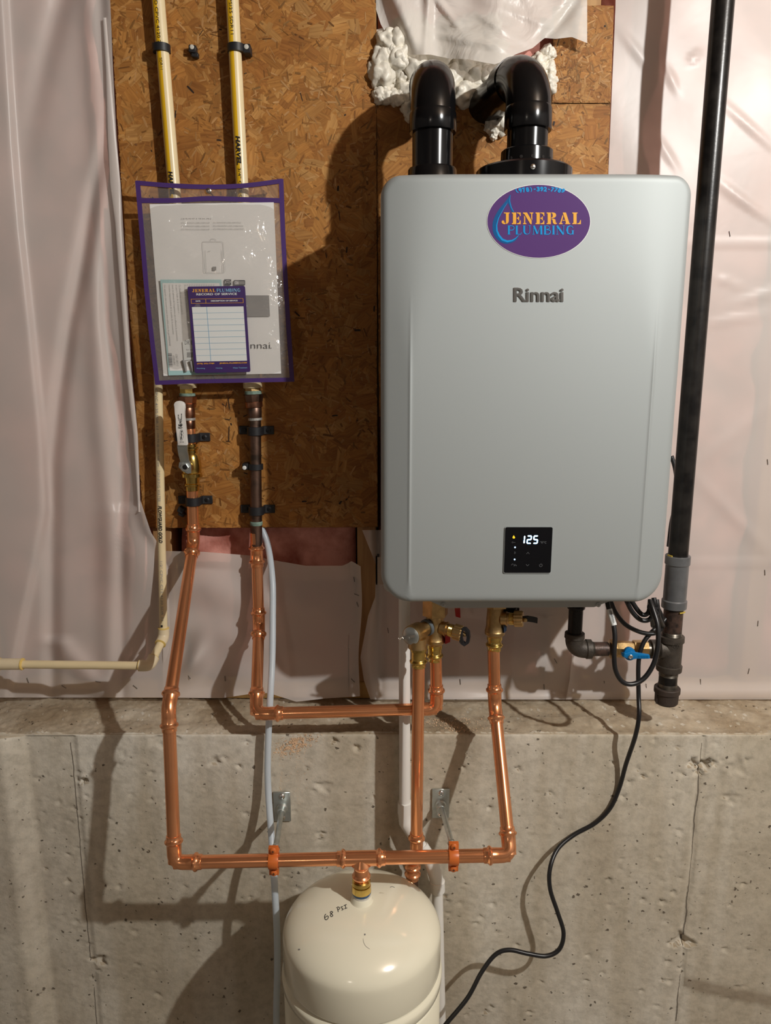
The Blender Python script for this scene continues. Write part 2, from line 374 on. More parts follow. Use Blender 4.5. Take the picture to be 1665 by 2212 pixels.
def silver_mat():
    m, nt, b = new_mat('silver_enamel'); b.inputs['Base Color'].default_value = (0.385, 0.418, 0.418, 1); b.inputs['Metallic'].default_value = 0.44
    b.inputs['Roughness'].default_value = 0.62; n = noise(nt, 900, 2); bump(nt, b, n.outputs[0], 0.06, 0.0005); return m
M['silver'] = silver_mat()
M['silver_side'] = simple('silver_side_enamel', (0.42, 0.43, 0.41), 0.5, 0.2)
def tubing_mat():
    m, nt, b = new_mat('translucent_tubing'); b.inputs['Base Color'].default_value = (0.72, 0.80, 0.86, 1); b.inputs['Roughness'].default_value = 0.32
    tr = N(nt, 'ShaderNodeBsdfTransparent'); ms = N(nt, 'ShaderNodeMixShader'); ms.inputs[0].default_value = 0.12
    tl = N(nt, 'ShaderNodeBsdfTranslucent'); tl.inputs[0].default_value = (0.75, 0.82, 0.88, 1); m2 = N(nt, 'ShaderNodeMixShader'); m2.inputs[0].default_value = 0.3
    nt.links.new(b.outputs[0], m2.inputs[1]); nt.links.new(tl.outputs[0], m2.inputs[2])
    nt.links.new(m2.outputs[0], ms.inputs[1]); nt.links.new(tr.outputs[0], ms.inputs[2]); nt.links.new(ms.outputs[0], nt.nodes['Material Output'].inputs[0]); return m
M['tubing'] = tubing_mat()

# ------------------------------------------------------------------ the room
def slab(name, lo, hi, m):
    bm = BM(); lo = Vector(lo); hi = Vector(hi); box(bm, (lo + hi) / 2, hi - lo); return single(name, bm, m, kind='structure', smooth=False)
slab('floor', (-2.7, -3.6, -0.10), (2.7, 1.30, 0.0), M['floor'])
slab('ceiling', (-2.7, -3.6, 2.74), (2.7, 1.72, 2.82), M['joist'])
slab('wall_left', (-2.8, -3.6, 0.0), (-2.7, 1.72, 2.74), M['roomwall'])
slab('wall_right', (2.7, -3.6, 0.0), (2.8, 1.72, 2.74), M['roomwall'])
slab('wall_front', (-2.7, -3.7, 0.0), (2.7, -3.6, 2.74), M['roomwall'])

def concrete():
    xs = np.concatenate([np.linspace(-2.7, -1.08, 14), np.linspace(-1.06, 1.06, 480), np.linspace(1.08, 2.7, 14)])
    prof = []                                   # (Y, z, ny, nz) down the section: over the ledge, round the arris, down the face
    for Y in np.linspace(1.66, 1.50, 4): prof.append((Y, LEDGE, 0, 1))
    for Y in np.linspace(1.49, CONC + 0.007, 36): prof.append((Y, LEDGE, 0, 1))
    for k in range(1, 6):
        a = k / 6 * math.pi / 2; prof.append((CONC + 0.006 - 0.006 * math.sin(a), LEDGE - 0.006 + 0.006 * math.cos(a), -math.sin(a), math.cos(a)))
    for z in np.linspace(LEDGE - 0.008, 0.16, 190): prof.append((CONC, z, -1, 0))
    for z in np.linspace(0.14, 0.0, 4): prof.append((CONC, z, -1, 0))
    prof = np.array(prof); nr = len(prof)
    X = np.repeat(xs[None, :], nr, 0); Y = np.repeat(prof[:, 0:1], len(xs), 1); Z = np.repeat(prof[:, 1:2], len(xs), 1)
    H = np.zeros_like(X); face = np.repeat((prof[:, 2] < -0.9)[:, None], len(xs), 1)
    top = np.repeat((prof[:, 3] > 0.9)[:, None], len(xs), 1)
    rs = np.random.RandomState(5)
    for _ in range(26):
        k = rs.uniform(4, 40, 2); ph = rs.uniform(0, 6.28, 3); H += rs.uniform(0.2, 1.0) * 0.0010 / (1 + k[0] / 14) * np.sin(k[0] * X + ph[0]) * np.sin(k[1] * (Z + Y) + ph[1])
    H[top] += 0.0016 * np.sin(31 * X[top] + 5 * np.sin(23 * Y[top] + 7 * X[top])) + rs.normal(0, 0.0009, top.sum())
    H[face] += rs.normal(0, 0.00025, face.sum())
    # the left part stands proud, with a shallow recessed panel beside it
    def sm(a, b, x): t = np.clip((x - a) / (b - a), 0, 1); return t * t * (3 - 2 * t)
    H += np.where(face, 0.022 * (1 - sm(-0.735, -0.690, X)), 0)
    H += np.where(face, -0.0035 * (sm(-0.700, -0.690, X) - sm(-0.602, -0.594, X)), 0)
    for px in (1517,):                          # joint line left by the form panels
        p = at(px, 1600, CONC); d = np.abs(X - p.x - 0.003 * np.sin(25 * Z)); H += np.where(face, -0.0045 * np.exp(-(d / 0.0032) ** 2), 0)
    def crater(px, py, r, dep):
        p = at(px, py, CONC); d2 = ((X - p.x) / r) ** 2 + ((Z - p.z) / (r * 0.9)) ** 2
        ang = np.arctan2(Z - p.z, X - p.x); rr = np.sqrt(d2) * (1 + 0.25 * np.sin(3 * ang + px) + 0.2 * np.sin(5 * ang + py))
        return np.where(face, -dep * np.exp(-rr ** 4) + 0.18 * dep * np.exp(-((rr - 1.25) / 0.3) ** 2), 0)
    for px, py, r, dep in ((1522, 1652, 0.010, 0.016), (1496, 1650, 0.009, 0.009), (1508, 1668, 0.008, 0.007), (1540, 1648, 0.006, 0.006), (1470, 2032, 0.014, 0.010), (1488, 2036, 0.010, 0.008), (1452, 2038, 0.008, 0.006),
                           (215, 2075, 0.012, 0.008), (181, 1687, 0.006, 0.016), (1580, 1725, 0.012, 0.003), (1590, 1655, 0.016, 0.003), (1415, 1600, 0.005, 0.004), (1360, 1690, 0.005, 0.004), (372, 1590, 0.015, 0.004), (340, 1600, 0.014, 0.003),
                           (722, 1600, 0.006, 0.007), (770, 1615, 0.006, 0.006), (700, 1700, 0.012, 0.004), (465, 1645, 0.009, 0.005), (517, 1655, 0.005, 0.005)):
        H += crater(px, py, r, dep)
    for _ in range(230):
        H += crater(rs.uniform(60, 1660), rs.uniform(1600, 2205), rs.uniform(0.0024, 0.0062), rs.uniform(0.0012, 0.0045))
    P = np.stack([X, Y + H * np.repeat(prof[:, 2:3], len(xs), 1), Z + H * np.repeat(prof[:, 3:4], len(xs), 1)], -1).reshape(-1, 3)
    nc = len(xs); i = (np.arange(nr - 1)[:, None] * nc + np.arange(nc - 1)[None, :]).ravel()
    F = np.stack([i, i + 1, i + nc + 1, i + nc], -1)
    me = bpy.data.meshes.new('wall_foundation'); me.from_pydata(P.tolist(), [], F.tolist()); me.shade_smooth()
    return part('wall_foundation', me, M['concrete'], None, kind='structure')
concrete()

# stud wall above the ledge
wall = slab('wall_back', (-2.7, 1.575, LEDGE - 0.004), (2.7, 1.60, 2.74), M['sheath'])
def framing(name, lo, hi, m, parent=wall):
    bm = BM(); lo = Vector(lo); hi = Vector(hi); box(bm, (lo + hi) / 2, hi - lo); bevel(bm, 0.002, 1); return part(name, bm, m, parent, smooth=False)
stud_x = [at(px, 1250, 1.462).x for px in (-60, 355, 792, 1214, 1640)]
for x in [stud_x[0] - 0.41] + stud_x + [stud_x[-1] + 0.41]: framing('stud', (x - 0.019, 1.462, LEDGE + 0.038), (x + 0.019, 1.551, 2.73), M['stud'])
framing('bottom_plate', (-2.69, 1.4605, LEDGE + 0.001), (2.69, 1.551, LEDGE + 0.038), M['plate'])

# pink batts between the studs
def batt(x0, x1, z0, z1, label):
    nx, nz = 26, 60; r = random.Random(int(x0 * 1000) + 77); ph = [(r.uniform(8, 45), r.uniform(8, 40), r.uniform(0, 6), r.uniform(0, 6)) for _ in range(9)]
    bm = BM(); g = []
    for j in range(nz + 1):
        row = []
        for i in range(nx + 1):
            x = lerp(x0, x1, i / nx); z = lerp(z0, z1, j / nz)
            e = min(i, nx - i) / nx; f = (1.470 if 'bare' in label else 1.478) + 0.028 * math.exp(-e * 14)
            f += sum(math.sin(a * x + p + 1.5 * math.sin(b * z * 0.6)) * math.sin(b * z + q) for a, b, p, q in ph) * 0.0060
            row.append(bm.verts.new((x, max(f, 1.464), z)))
        g.append(row)
    for j in range(nz):
        for i in range(nx): bm.faces.new((g[j][i], g[j][i + 1], g[j + 1][i + 1], g[j + 1][i]))
    edge = [g[0][i] for i in range(nx + 1)] + [g[j][nx] for j in range(1, nz + 1)] + [g[nz][i] for i in range(nx - 1, -1, -1)] + [g[j][0] for j in range(nz - 1, 0, -1)]
    back = [bm.verts.new((v.co.x, 1.565, v.co.z)) for v in edge]
    for i in range(len(edge)): bm.faces.new((edge[i], edge[(i + 1) % len(edge)], back[(i + 1) % len(edge)], back[i]))
    bm.faces.new(back[::-1])
    return single('insulation_batt', bm, M['pink'], label, 'insulation', 'pink insulation batts in the stud wall', angle=180)
xs_ = [stud_x[0] - 0.41] + stud_x + [stud_x[-1] + 0.41]
LB = ['pink insulation batt behind the film at the far left edge', 'pink insulation batt behind the left plastic sheet beside the wood board', 'bare pink insulation batt showing under the bottom edge of the wood board',
      'pink insulation batt behind the water heater and its plastic sheet', 'pink insulation batt behind the plastic sheet beside the black gas pipe', 'pink insulation batt behind the film at the far right edge']
for a, b, l in zip(xs_, xs_[1:], LB): batt(a + 0.024 + (0.012 if 'bare' in l else 0), b - 0.024, LEDGE + 0.042, 2.72, l)

# ------------------------------------------------------------------ OSB boards made of pressed strands
TONES = [(0.52, 0.245, 0.075), (0.46, 0.205, 0.058), (0.56, 0.290, 0.105), (0.40, 0.165, 0.045), (0.50, 0.225, 0.065), (0.34, 0.130, 0.034), (0.60, 0.34, 0.14), (0.44, 0.19, 0.05)]
def osb(corners_px, label, seed, n_big, n_fine, thick=0.011):
    """corners in the wall plane, anticlockwise; the board is the outline, the strands lie on its face"""
    P = [at(x, y, WALL) for x, y in corners_px]
    r0 = root('osb_board', label, 'board', V(sum(p.x for p in P) / len(P), WALL, min(p.z for p in P)), 'wood boards on the stud wall')
    bm = BM(); prism(bm, [p + V(0, 0.0012, 0) for p in P], V(0, thick - 0.0012, 0)); part('board', bm, M['osb'], r0, smooth=False)
    r = random.Random(seed); x0 = min(p.x for p in P); x1 = max(p.x for p in P); z0 = min(p.z for p in P); z1 = max(p.z for p in P)
    def inside(x, z):
        c = False
        for a, b in zip(P, P[1:] + P[:1]):
            if (a.z > z) != (b.z > z) and x < (b.x - a.x) * (z - a.z) / (b.z - a.z) + a.x: c = not c
        return c
    verts = []; faces = []; uvs = []; cols = []
    def strand(big, c=None):
        x, z = c or (r.uniform(x0, x1), r.uniform(z0, z1))
        if big: L = r.uniform(0.035, 0.125); W = r.uniform(0.010, 0.034); a = r.gauss(0, 0.75) if r.random() < 0.7 else r.uniform(-1.57, 1.57)
        else: L = r.uniform(0.004, 0.022); W = r.uniform(0.0010, 0.0040); a = r.uniform(-1.57, 1.57)
        ca, sa = math.cos(a), math.sin(a); k = L / 2; w = W / 2
        out = [(-k, -w * r.uniform(0.3, 1)), (-k * 0.8, -w), (k * r.uniform(0.3, 0.8), -w * r.uniform(0.8, 1.1)), (k, -w * r.uniform(0.1, 0.9)), (k * r.uniform(0.85, 1), w * r.uniform(0.4, 1)), (k * 0.4, w), (-k * 0.6, w * r.uniform(0.8, 1.05)), (-k * r.uniform(0.9, 1), w * r.uniform(0.3, 1))]
        pts = [(x + p * ca - q * sa, z + p * sa + q * ca) for p, q in out]
        if not inside(x, z): return
        def pull(p):
            for f in (1, .85, .7, .5, .3, .1):
                q = (x + (p[0] - x) * f, z + (p[1] - z) * f)
                if inside(*q): return q
            return (x, z)
        pts = [pull(p) for p in pts]
        t = Vector(r.choice(TONES)).lerp(Vector((0.49, 0.225, 0.068)), 0.40) * r.uniform(0.86, 1.12) * 0.79; t.z *= 0.82
        if not big:
            q = r.random(); t = t * r.uniform(0.45, 0.8) if q < 0.45 else (Vector((0.50, 0.28, 0.11)) * r.uniform(0.8, 1.05) if q < 0.75 else t * 0.85)
            if q < 0.012: t = Vector((0.03, 0.018, 0.012))
        yb = WALL - r.uniform(0, 0.0009) if big else WALL - r.uniform(0.0009, 0.0014)
        i = len(verts); tilt = r.gauss(0, 0.00025)
        ou, ov = r.uniform(0, 9), r.uniform(0, 9)
        for (px, pz), (p, q) in zip(pts, out):
            verts.append((px, min(yb + tilt * p / k, WALL + 0.0009), pz)); uvs.append((p + ou, q + ov)); cols.append((*t, 1))
        faces.append(tuple(range(i, i + 8)))
    for _ in range(n_big): strand(True)
    k = 0
    while k < n_fine:                              # fines lie in drifts between the broad flakes
        cx, cz = r.uniform(x0, x1), r.uniform(z0, z1); sp = r.uniform(0.012, 0.045)
        for _ in range(r.randint(6, 34)): strand(False, (r.gauss(cx, sp * 1.6), r.gauss(cz, sp))); k += 1
    me = bpy.data.meshes.new('wood_strand'); me.from_pydata(verts, [], faces)
    ul = me.uv_layers.new(name='UVMap'); li = [v for f in faces for v in f]
    ul.data.foreach_set('uv', [c for v in li for c in uvs[v]])
    ca_ = me.color_attributes.new('tone', 'FLOAT_COLOR', 'POINT'); ca_.data.foreach_set('color', [c for v in cols for c in v])
    part('wood_strand', me, M['strand'], r0, kind='stuff'); return r0
osb([(215, -330), (812, -330), (816, 1139), (309, 1141)], 'large wood strand board carrying the document pouch and strapped pipes', 3, 8000, 3900)
osb([(813, 226), (1319, 224), (1312, 420), (1305, 900), (818, 900)], 'wood strand board under the two vent elbows, mostly behind the heater', 4, 2800, 1300)
osb([(1196, 12), (1326, 12), (1319, 223), (1192, 223)], 'narrow wood strand board right of the white spray foam', 5, 1000, 800)
def pencil_marks():
    bm = BM(); f = lambda x, y: at(x, y, WALL - 0.0022)
    stroke2(bm, [(480, 872), (488, 878), (493, 860), (496, 884)], 1.6, f); stroke2(bm, [(495, 921), (494, 953)], 1.6, f); stroke2(bm, [(488, 953), (498, 953)], 1.2, f); stroke2(bm, [(486, 905), (496, 907), (499, 902)], 1.3, f)
    o = [c for c in bpy.data.objects if c.name == 'osb_board'][0]; part('ink_mark', bm, M['ink'], o, smooth=False)
pencil_marks()
# ------------------------------------------------------------------ plastic vapor barrier
def sheet(name, rows, nx, ny, Yf, m, label, group=None, cat='plastic sheet', staples=()):
    """rows: (py, left px, right px) down the sheet"""
    bm = BM(); g = []; y0, y1 = rows[0][0], rows[-1][0]
    lx = [(r[0], r[1]) for r in rows]; rx = [(r[0], r[2]) for r in rows]
    for j in range(ny + 1):
        py = lerp(y0, y1, j / ny); a, b = interp(lx, py), interp(rx, py); row = []
        for i in range(nx + 1):
            px = lerp(a, b, i / nx); row.append(bm.verts.new(at(px, py, Yf(px, py, i / nx, j / ny))))
        g.append(row)
    for j in range(ny):
        for i in range(nx): bm.faces.new((g[j][i], g[j][i + 1], g[j + 1][i + 1], g[j + 1][i]))
    c = at((interp(lx, y1) + interp(rx, y1)) / 2, y1, WALL)
    if not staples:
        return single(name, bm, m, label, cat, group, angle=180)
    r0 = root(name, label, cat, c, group); part('film', bm, m, r0, angle=180)
    for sx, sy, ang in staples:
        b2 = BM(); s, t = math.sin(math.radians(ang)), math.cos(math.radians(ang)); Yp = Yf(sx, sy, 0.5, 0.5) - 0.0012
        p, q = at(sx - 5.5 * s, sy - 5.5 * t, Yp), at(sx + 5.5 * s, sy + 5.5 * t, Yp)
        tube(b2, [p + V(0, 0.006, 0), p, q, q + V(0, 0.006, 0)], 0.0006, 6); part('staple', b2, M['badge'], r0)
    return r0
def ridge(px, py, line, w, amp):
    d = px - interp(line, py); return amp * math.exp(-(d / w) ** 2)
def step(px, py, line, w, amp):
    d = (px - interp(line, py)) / w; return amp / (1 + math.exp(max(-30, min(30, d))))
def waves(px, py, a=0.002, s=1.0):
    return a * (math.sin(px * 0.021 * s + 1.7 * math.sin(py * 0.008)) + 0.7 * math.sin(py * 0.017 * s + px * 0.011 + 2) + 0.5 * math.sin(px * 0.043 * s - py * 0.019 + 1))
edge_l = [(-420, 205), (-60, 232), (0, 238), (150, 244), (300, 252), (420, 262), (600, 272), (800, 284), (940, 298), (1080, 303), (1150, 326), (1190, 352), (1225, 362), (1515, 380)]
def Y_left(px, py, s, t):
    Y = 1.440 + waves(px, py, 0.0012, 0.6)
    Y -= step(px, py, [(0, 12), (300, 30), (500, 46), (700, 68), (900, 88), (1100, 104), (1300, 60), (1500, 20)], 3.0, 0.016)
    Y += ridge(px, py, [(0, 130), (150, 92), (300, 62), (400, 50)], 26, 0.012) * max(0, 1 - py / 420)
    Y += ridge(px, py, [(300, 226), (400, 205), (550, 180), (700, 150), (850, 128), (1000, 112)], 16, 0.013) * min(1, max(0, (py - 240) / 160))
    Y += ridge(px, py, [(500, 220), (700, 228), (900, 255), (1000, 262)], 12, 0.008) * max(0, min(1, (py - 480) / 200))
    Y -= ridge(px, py, [(0, 195), (300, 215), (600, 205), (900, 215), (1100, 235)], 22, 0.008)
    e = interp(edge_l, py) - px
    Y -= 0.012 * math.exp(-(e / 16.0) ** 2) * (1 if py < 1140 else max(0, 1 - (py - 1140) / 80))
    if py > 1100: Y -= 0.022 * math.exp(-((px - 300) / 60.0) ** 2 - ((py - 1190) / 110.0) ** 2)
    if py > 1380: Y += 0.0; Y -= 0.010 * math.exp(-((px - (120 + 0.9 * (py - 1380))) / 30.0) ** 2)
    return min(Y, 1.4475) if px > 236 else min(Y, 1.458)
sheet('plastic_sheet', [(-420, -560, 205)] + [(y, -560, x) for y, x in edge_l[1:-1]] + [(1300, -560, 365), (1507, -560, 372)], 190, 190, Y_left, M['poly'],
      'tall folded plastic sheet on the left, lapping the edge of the large wood board', 'sheets of vapor barrier', staples=[(138, 1484, 60), (60, 1470, 20), (212, 1473, 80), (292, 1484, 50)])
# the narrow turned-back hem along that sheet
bm = BM(); hem = []
for py in range(38, 1110, 12):
    x = interp([(38, 226), (150, 234), (300, 243), (420, 252), (600, 264), (800, 278), (940, 293), (1110, 301)], py); w = interp([(38, 7), (150, 9), (300, 16), (400, 20), (480, 12), (700, 9), (900, 9), (1110, 4)], py)
    Yb = Y_left(x, py, 0, 0) - 0.004; hem.append((bm.verts.new(at(x - w * 0.6, py, Yb)), bm.verts.new(at(x, py, Yb - 0.003)), bm.verts.new(at(x + w * 0.5, py, Yb + 0.0015))))
for a, b in zip(hem, hem[1:]):
    for k in (0, 1): bm.faces.new((a[k], a[k + 1], b[k + 1], b[k]))
part('turned_hem', bm, M['poly'], [o for o in bpy.data.objects if o.name == 'plastic_sheet'][0], angle=180)

def Y_mid(px, py, s, t):
    Y = 1.447 + waves(px, py, 0.0026, 0.8) + waves(py, px + 300, 0.0022, 1.7)
    Y -= 0.020 * math.exp(-((px - 410) / 40.0) ** 2 - ((py - 1420) / 40.0) ** 2) * math.sin((px + py * 0.6) * 0.06) 
    Y -= 0.012 * math.exp(-((px - 470) / 60.0) ** 2 - ((py - 1260) / 50.0) ** 2)
    Y -= 0.010 * math.exp(-((px - 620) / 90.0) ** 2 - ((py - 1310) / 30.0) ** 2)
    Y -= 0.018 * math.exp(-((py - 1520) / 22.0) ** 2) * (0.6 + 0.4 * math.sin(px * 0.03))
    Y -= 0.020 * max(0, 1 - t * 9) * (0.5 + 0.5 * math.sin(px * 0.02))
    return min(Y, 1.4575)
rows = []
top_mid = [(355, 1190), (440, 1192), (540, 1200), (590, 1210), (660, 1222), (740, 1222), (762, 1212), (782, 1224)]
def mid_sheet():
    bm = BM(); g = []; nx, ny = 110, 80
    for i in range(nx + 1):
        px = lerp(352, 781, i / nx); yt = interp(top_mid, px); yb = interp([(352, 1507), (480, 1508), (540, 1499), (580, 1497), (640, 1516), (700, 1509), (781, 1504)], px); col = []
        xo = 0
        for j in range(ny + 1):
            py = lerp(yt, yb, j / ny); x2 = px + (0 if i < nx - 6 else 2.5 * math.sin(py * 0.03) - 6 * j / ny); col.append(bm.verts.new(at(x2, py, Y_mid(px, py, i / nx, j / ny))))
        g.append(col)
    for i in range(nx):
        for j in range(ny): bm.faces.new((g[i][j], g[i + 1][j], g[i + 1][j + 1], g[i][j + 1]))
    r0 = root('plastic_sheet', 'low square plastic sheet below the bare pink insulation, behind both copper lines', 'plastic sheet', at(570, 1510, WALL), 'sheets of vapor barrier')
    part('film', bm, M['poly'], r0, angle=180)
    for sx, sy, ang in ((408, 1462, 30), (486, 1466, 5), (765, 1234, 20), (765, 1252, 10), (770, 1285, 70), (772, 1306, 20), (762, 1470, 45)):
        b2 = BM(); s, t = math.sin(math.radians(ang)), math.cos(math.radians(ang)); Yp = Y_mid(sx, sy, .5, .5) - 0.0012
        p, q = at(sx - 5 * s, sy - 5 * t, Yp), at(sx + 5 * s, sy + 5 * t, Yp); tube(b2, [p + V(0, 0.006, 0), p, q, q + V(0, 0.006, 0)], 0.0006, 6); part('staple', b2, M['badge'], r0)
mid_sheet()

def Y_low(px, py, s, t):
    Y = 1.4535 + waves(px, py, 0.0018, 0.9) + waves(py, px + 100, 0.0016, 1.9)
    Y -= ridge(px, py, [(1150, 800), (1300, 806), (1420, 792), (1510, 800)], 14, 0.020)
    Y += ridge(px, py, [(1150, 818), (1300, 822), (1510, 820)], 10, 0.006)
    Y -= 0.018 * math.exp(-((px - 1130) / 70.0) ** 2 - ((py - 1430) / 55.0) ** 2)
    Y -= 0.010 * math.exp(-((py - 1512) / 14.0) ** 2)
    return min(Y, 1.4602)
def Y_right(px, py, s, t):
    Y = 1.4545 + waves(px, py, 0.0014, 0.8)
    for (x0, y0, ang, L, w, a) in ((1615, 270, 0.72, 70, 6, 0.0035), (1590, 420, 0.65, 70, 6, 0.0035), (1610, 440, 0.55, 60, 5, 0.003), (1440, 330, 1.0, 40, 6, 0.0035), (1375, 110, 0.9, 60, 9, 0.003), (1640, 640, -0.3, 50, 7, 0.003), (1590, 690, -0.15, 60, 7, 0.003), (1450, 170, 1.1, 25, 7, 0.004), (1500, 125, -0.6, 16, 6, 0.004), (1560, 960, -0.7, 160, 14, 0.0025), (1590, 1120, 0.8, 140, 14, 0.0025), (1575, 610, 0.3, 30, 5, 0.003)):
        dx, dy = px - x0, py - y0; u = dx * math.cos(ang) + dy * math.sin(ang); v = -dx * math.sin(ang) + dy * math.cos(ang)
        Y -= a * math.exp(-(u / L) ** 2 - (v / w) ** 2)
    if py > 1380: Y -= 0.010 * math.exp(-((px - 1228) / 12.0) ** 2) * min(1, (py - 1380) / 40)
    Y -= 0.0022 * math.exp(-((py - 526) / 3.0) ** 2) * (1 if px > 1520 else 0.3); Y -= 0.0022 * math.exp(-((py - 1216) / 2.5) ** 2) * (1 if px > 1480 else 0)
    Y -= 0.010 * math.exp(-((py - 1500) / 16.0) ** 2)
    return min(Y, 1.4602)
sheet('plastic_sheet', [(1145, 782, 1240), (1220, 812, 1240), (1290, 810, 1240), (1330, 795, 1240), (1420, 778, 1240), (1470, 786, 1238), (1511, 800, 1232)], 150, 90, Y_low, M['poly'],
      'plastic sheet with a curling left edge below the water heater', 'sheets of vapor barrier', staples=[(994, 1473, 5), (1175, 1484, 5), (1200, 1428, 30), (1305, 1477, 0), (838, 1362, 10)])
sheet('plastic_sheet', [(-420, 1338, 2250), (20, 1329, 2250), (370, 1314, 2250), (700, 1305, 2250), (1145, 1296, 2250), (1200, 1238, 2250), (1400, 1236, 2250), (1470, 1230, 2250), (1511, 1222, 2250)], 150, 190, Y_right, M['poly'],
      'tall plastic sheet behind the black gas pipe on the right', 'sheets of vapor barrier', staples=[(1576, 505, 10), (1658, 998, 5), (1652, 1237, 3), (1637, 1347, -5), (1617, 1450, -12), (1513, 1473, 0), (1396, 1484, 0)])

# ------------------------------------------------------------------ wall opening for the vents: foam, hanging film
bm = BM(); box(bm, (at(1005, 100, 1.49).x, 1.52, at(1005, 90, 1.49).z), (0.36, 0.012, 0.40)); part('opening_back', bm, M['darkhole'], wall, smooth=False)
def foam():
    bm = BM(); r = random.Random(9)
    def lump(px, py, Y, rad, sc=(1, 1, 1)):
        b = BM(); bmesh.ops.create_icosphere(b, subdivisions=4, radius=1.0); c = at(px, py, Y); ph = [(r.uniform(2, 6), r.uniform(2, 6), r.uniform(2, 6), r.uniform(0, 6)) for _ in range(5)]
        for v in b.verts:
            k = 1 + 0.055 * sum(math.sin(a * v.co.x + p) * math.sin(bb * v.co.y + p * 2) * math.sin(cc * v.co.z + 1) * 2 for a, bb, cc, p in ph); k += 0.16 * mnoise.noise(v.co * 2.3 + Vector((px, py, 0))) + 0.10 * mnoise.noise(v.co * 5.5 + Vector((py, px, 3))); v.co = c + Vector((v.co.x * sc[0], v.co.y * sc[1], v.co.z * sc[2])) * rad * k
        me = bpy.data.meshes.new('t'); b.to_mesh(me); b.free(); bm.from_mesh(me); bpy.data.meshes.remove(me)
    for _ in range(46): lump(r.uniform(818, 905), r.uniform(88, 208), r.uniform(1.445, 1.475), r.uniform(0.012, 0.026))
    for _ in range(30): lump(r.uniform(958, 1065), r.uniform(148, 222), r.uniform(1.452, 1.475), r.uniform(0.012, 0.026))
    for _ in range(12): lump(r.uniform(1000, 1080), r.uniform(120, 170), r.uniform(1.455, 1.48), r.uniform(0.012, 0.022))
    for _ in range(20): lump(r.uniform(1160, 1191), r.uniform(115, 226), r.uniform(1.448, 1.472), r.uniform(0.010, 0.017))
    for i, x in enumerate((822, 836, 850, 864, 878)): lump(x, 207 + r.uniform(-4, 6), 1.447, 0.014)
    for x, y, s in ((884, 236, .014), (888, 250, .012), (1050, 240, .015), (1046, 228, .016), (1072, 262, .017), (1086, 268, .017), (1100, 268, .015), (1062, 268, .012), (1068, 283, .010), (1066, 294, .007), (1056, 276, .009)): lump(x, y, 1.442, s)
    for _ in range(26): lump(r.uniform(860, 1150), r.uniform(60, 150), r.uniform(1.48, 1.50), r.uniform(0.02, 0.034))
    return single('spray_foam', bm, M['foam'], 'lumpy cream spray foam packed round the two black vent pipes', 'foam', kind='stuff', angle=180)
foam()
def Y_flap(px, py):
    Y = 1.438 - 0.012 * math.sin(px * 0.012 + 1) + waves(px, py, 0.0045, 1.6)
    Y -= 0.020 * math.exp(-((px - 925 + 0.05 * py) / 9.0) ** 2) * 0.6
    Y -= 0.022 * math.exp(-((px - (900 - 0.45 * (100 - py))) / 26.0) ** 2)
    Y -= 0.03 * max(0, (py - 20) / 110.0) * (0.6 + 0.4 * math.sin(px * 0.025)) * max(0, min(1, (px - 850) / 60))
    Y += ridge(px, py, [(0, 1245), (40, 1215), (90, 1170)], 16, 0.012)
    for k, (x0, y0, a) in enumerate(((1080, 60, 0.5), (1130, 35, 0.35), (1010, 40, -0.3), (1060, 95, 0.3), (990, 85, 0.2), (960, 20, 0.9))):
        dx, dy = px - x0, py - y0; u = dx * math.cos(a) + dy * math.sin(a); v = -dx * math.sin(a) + dy * math.cos(a); Y -= 0.007 * math.exp(-(u / 55.0) ** 2 - (v / 6.0) ** 2)
    return Y
bm = BM(); g = []; bot = [(812, 20), (822, 52), (836, 76), (856, 100), (880, 118), (930, 118), (968, 126), (1010, 128), (1040, 134), (1068, 139), (1090, 132), (1112, 118), (1150, 104), (1176, 82), (1200, 84), (1235, 80), (1268, 93)]
for i in range(131):
    px = lerp(812, 1268, i / 130); yb = interp(bot, px); g.append([bm.verts.new(at(px, lerp(-330, yb, j / 60), Y_flap(px, lerp(-330, yb, j / 60)))) for j in range(61)])
for i in range(130):
    for j in range(60): bm.faces.new((g[i][j], g[i + 1][j], g[i + 1][j + 1], g[i][j + 1]))
single('plastic_flap', bm, M['poly_clear'], 'crumpled plastic flap hanging over the foam above the vent elbows', 'plastic sheet', 'sheets of vapor barrier', angle=180)

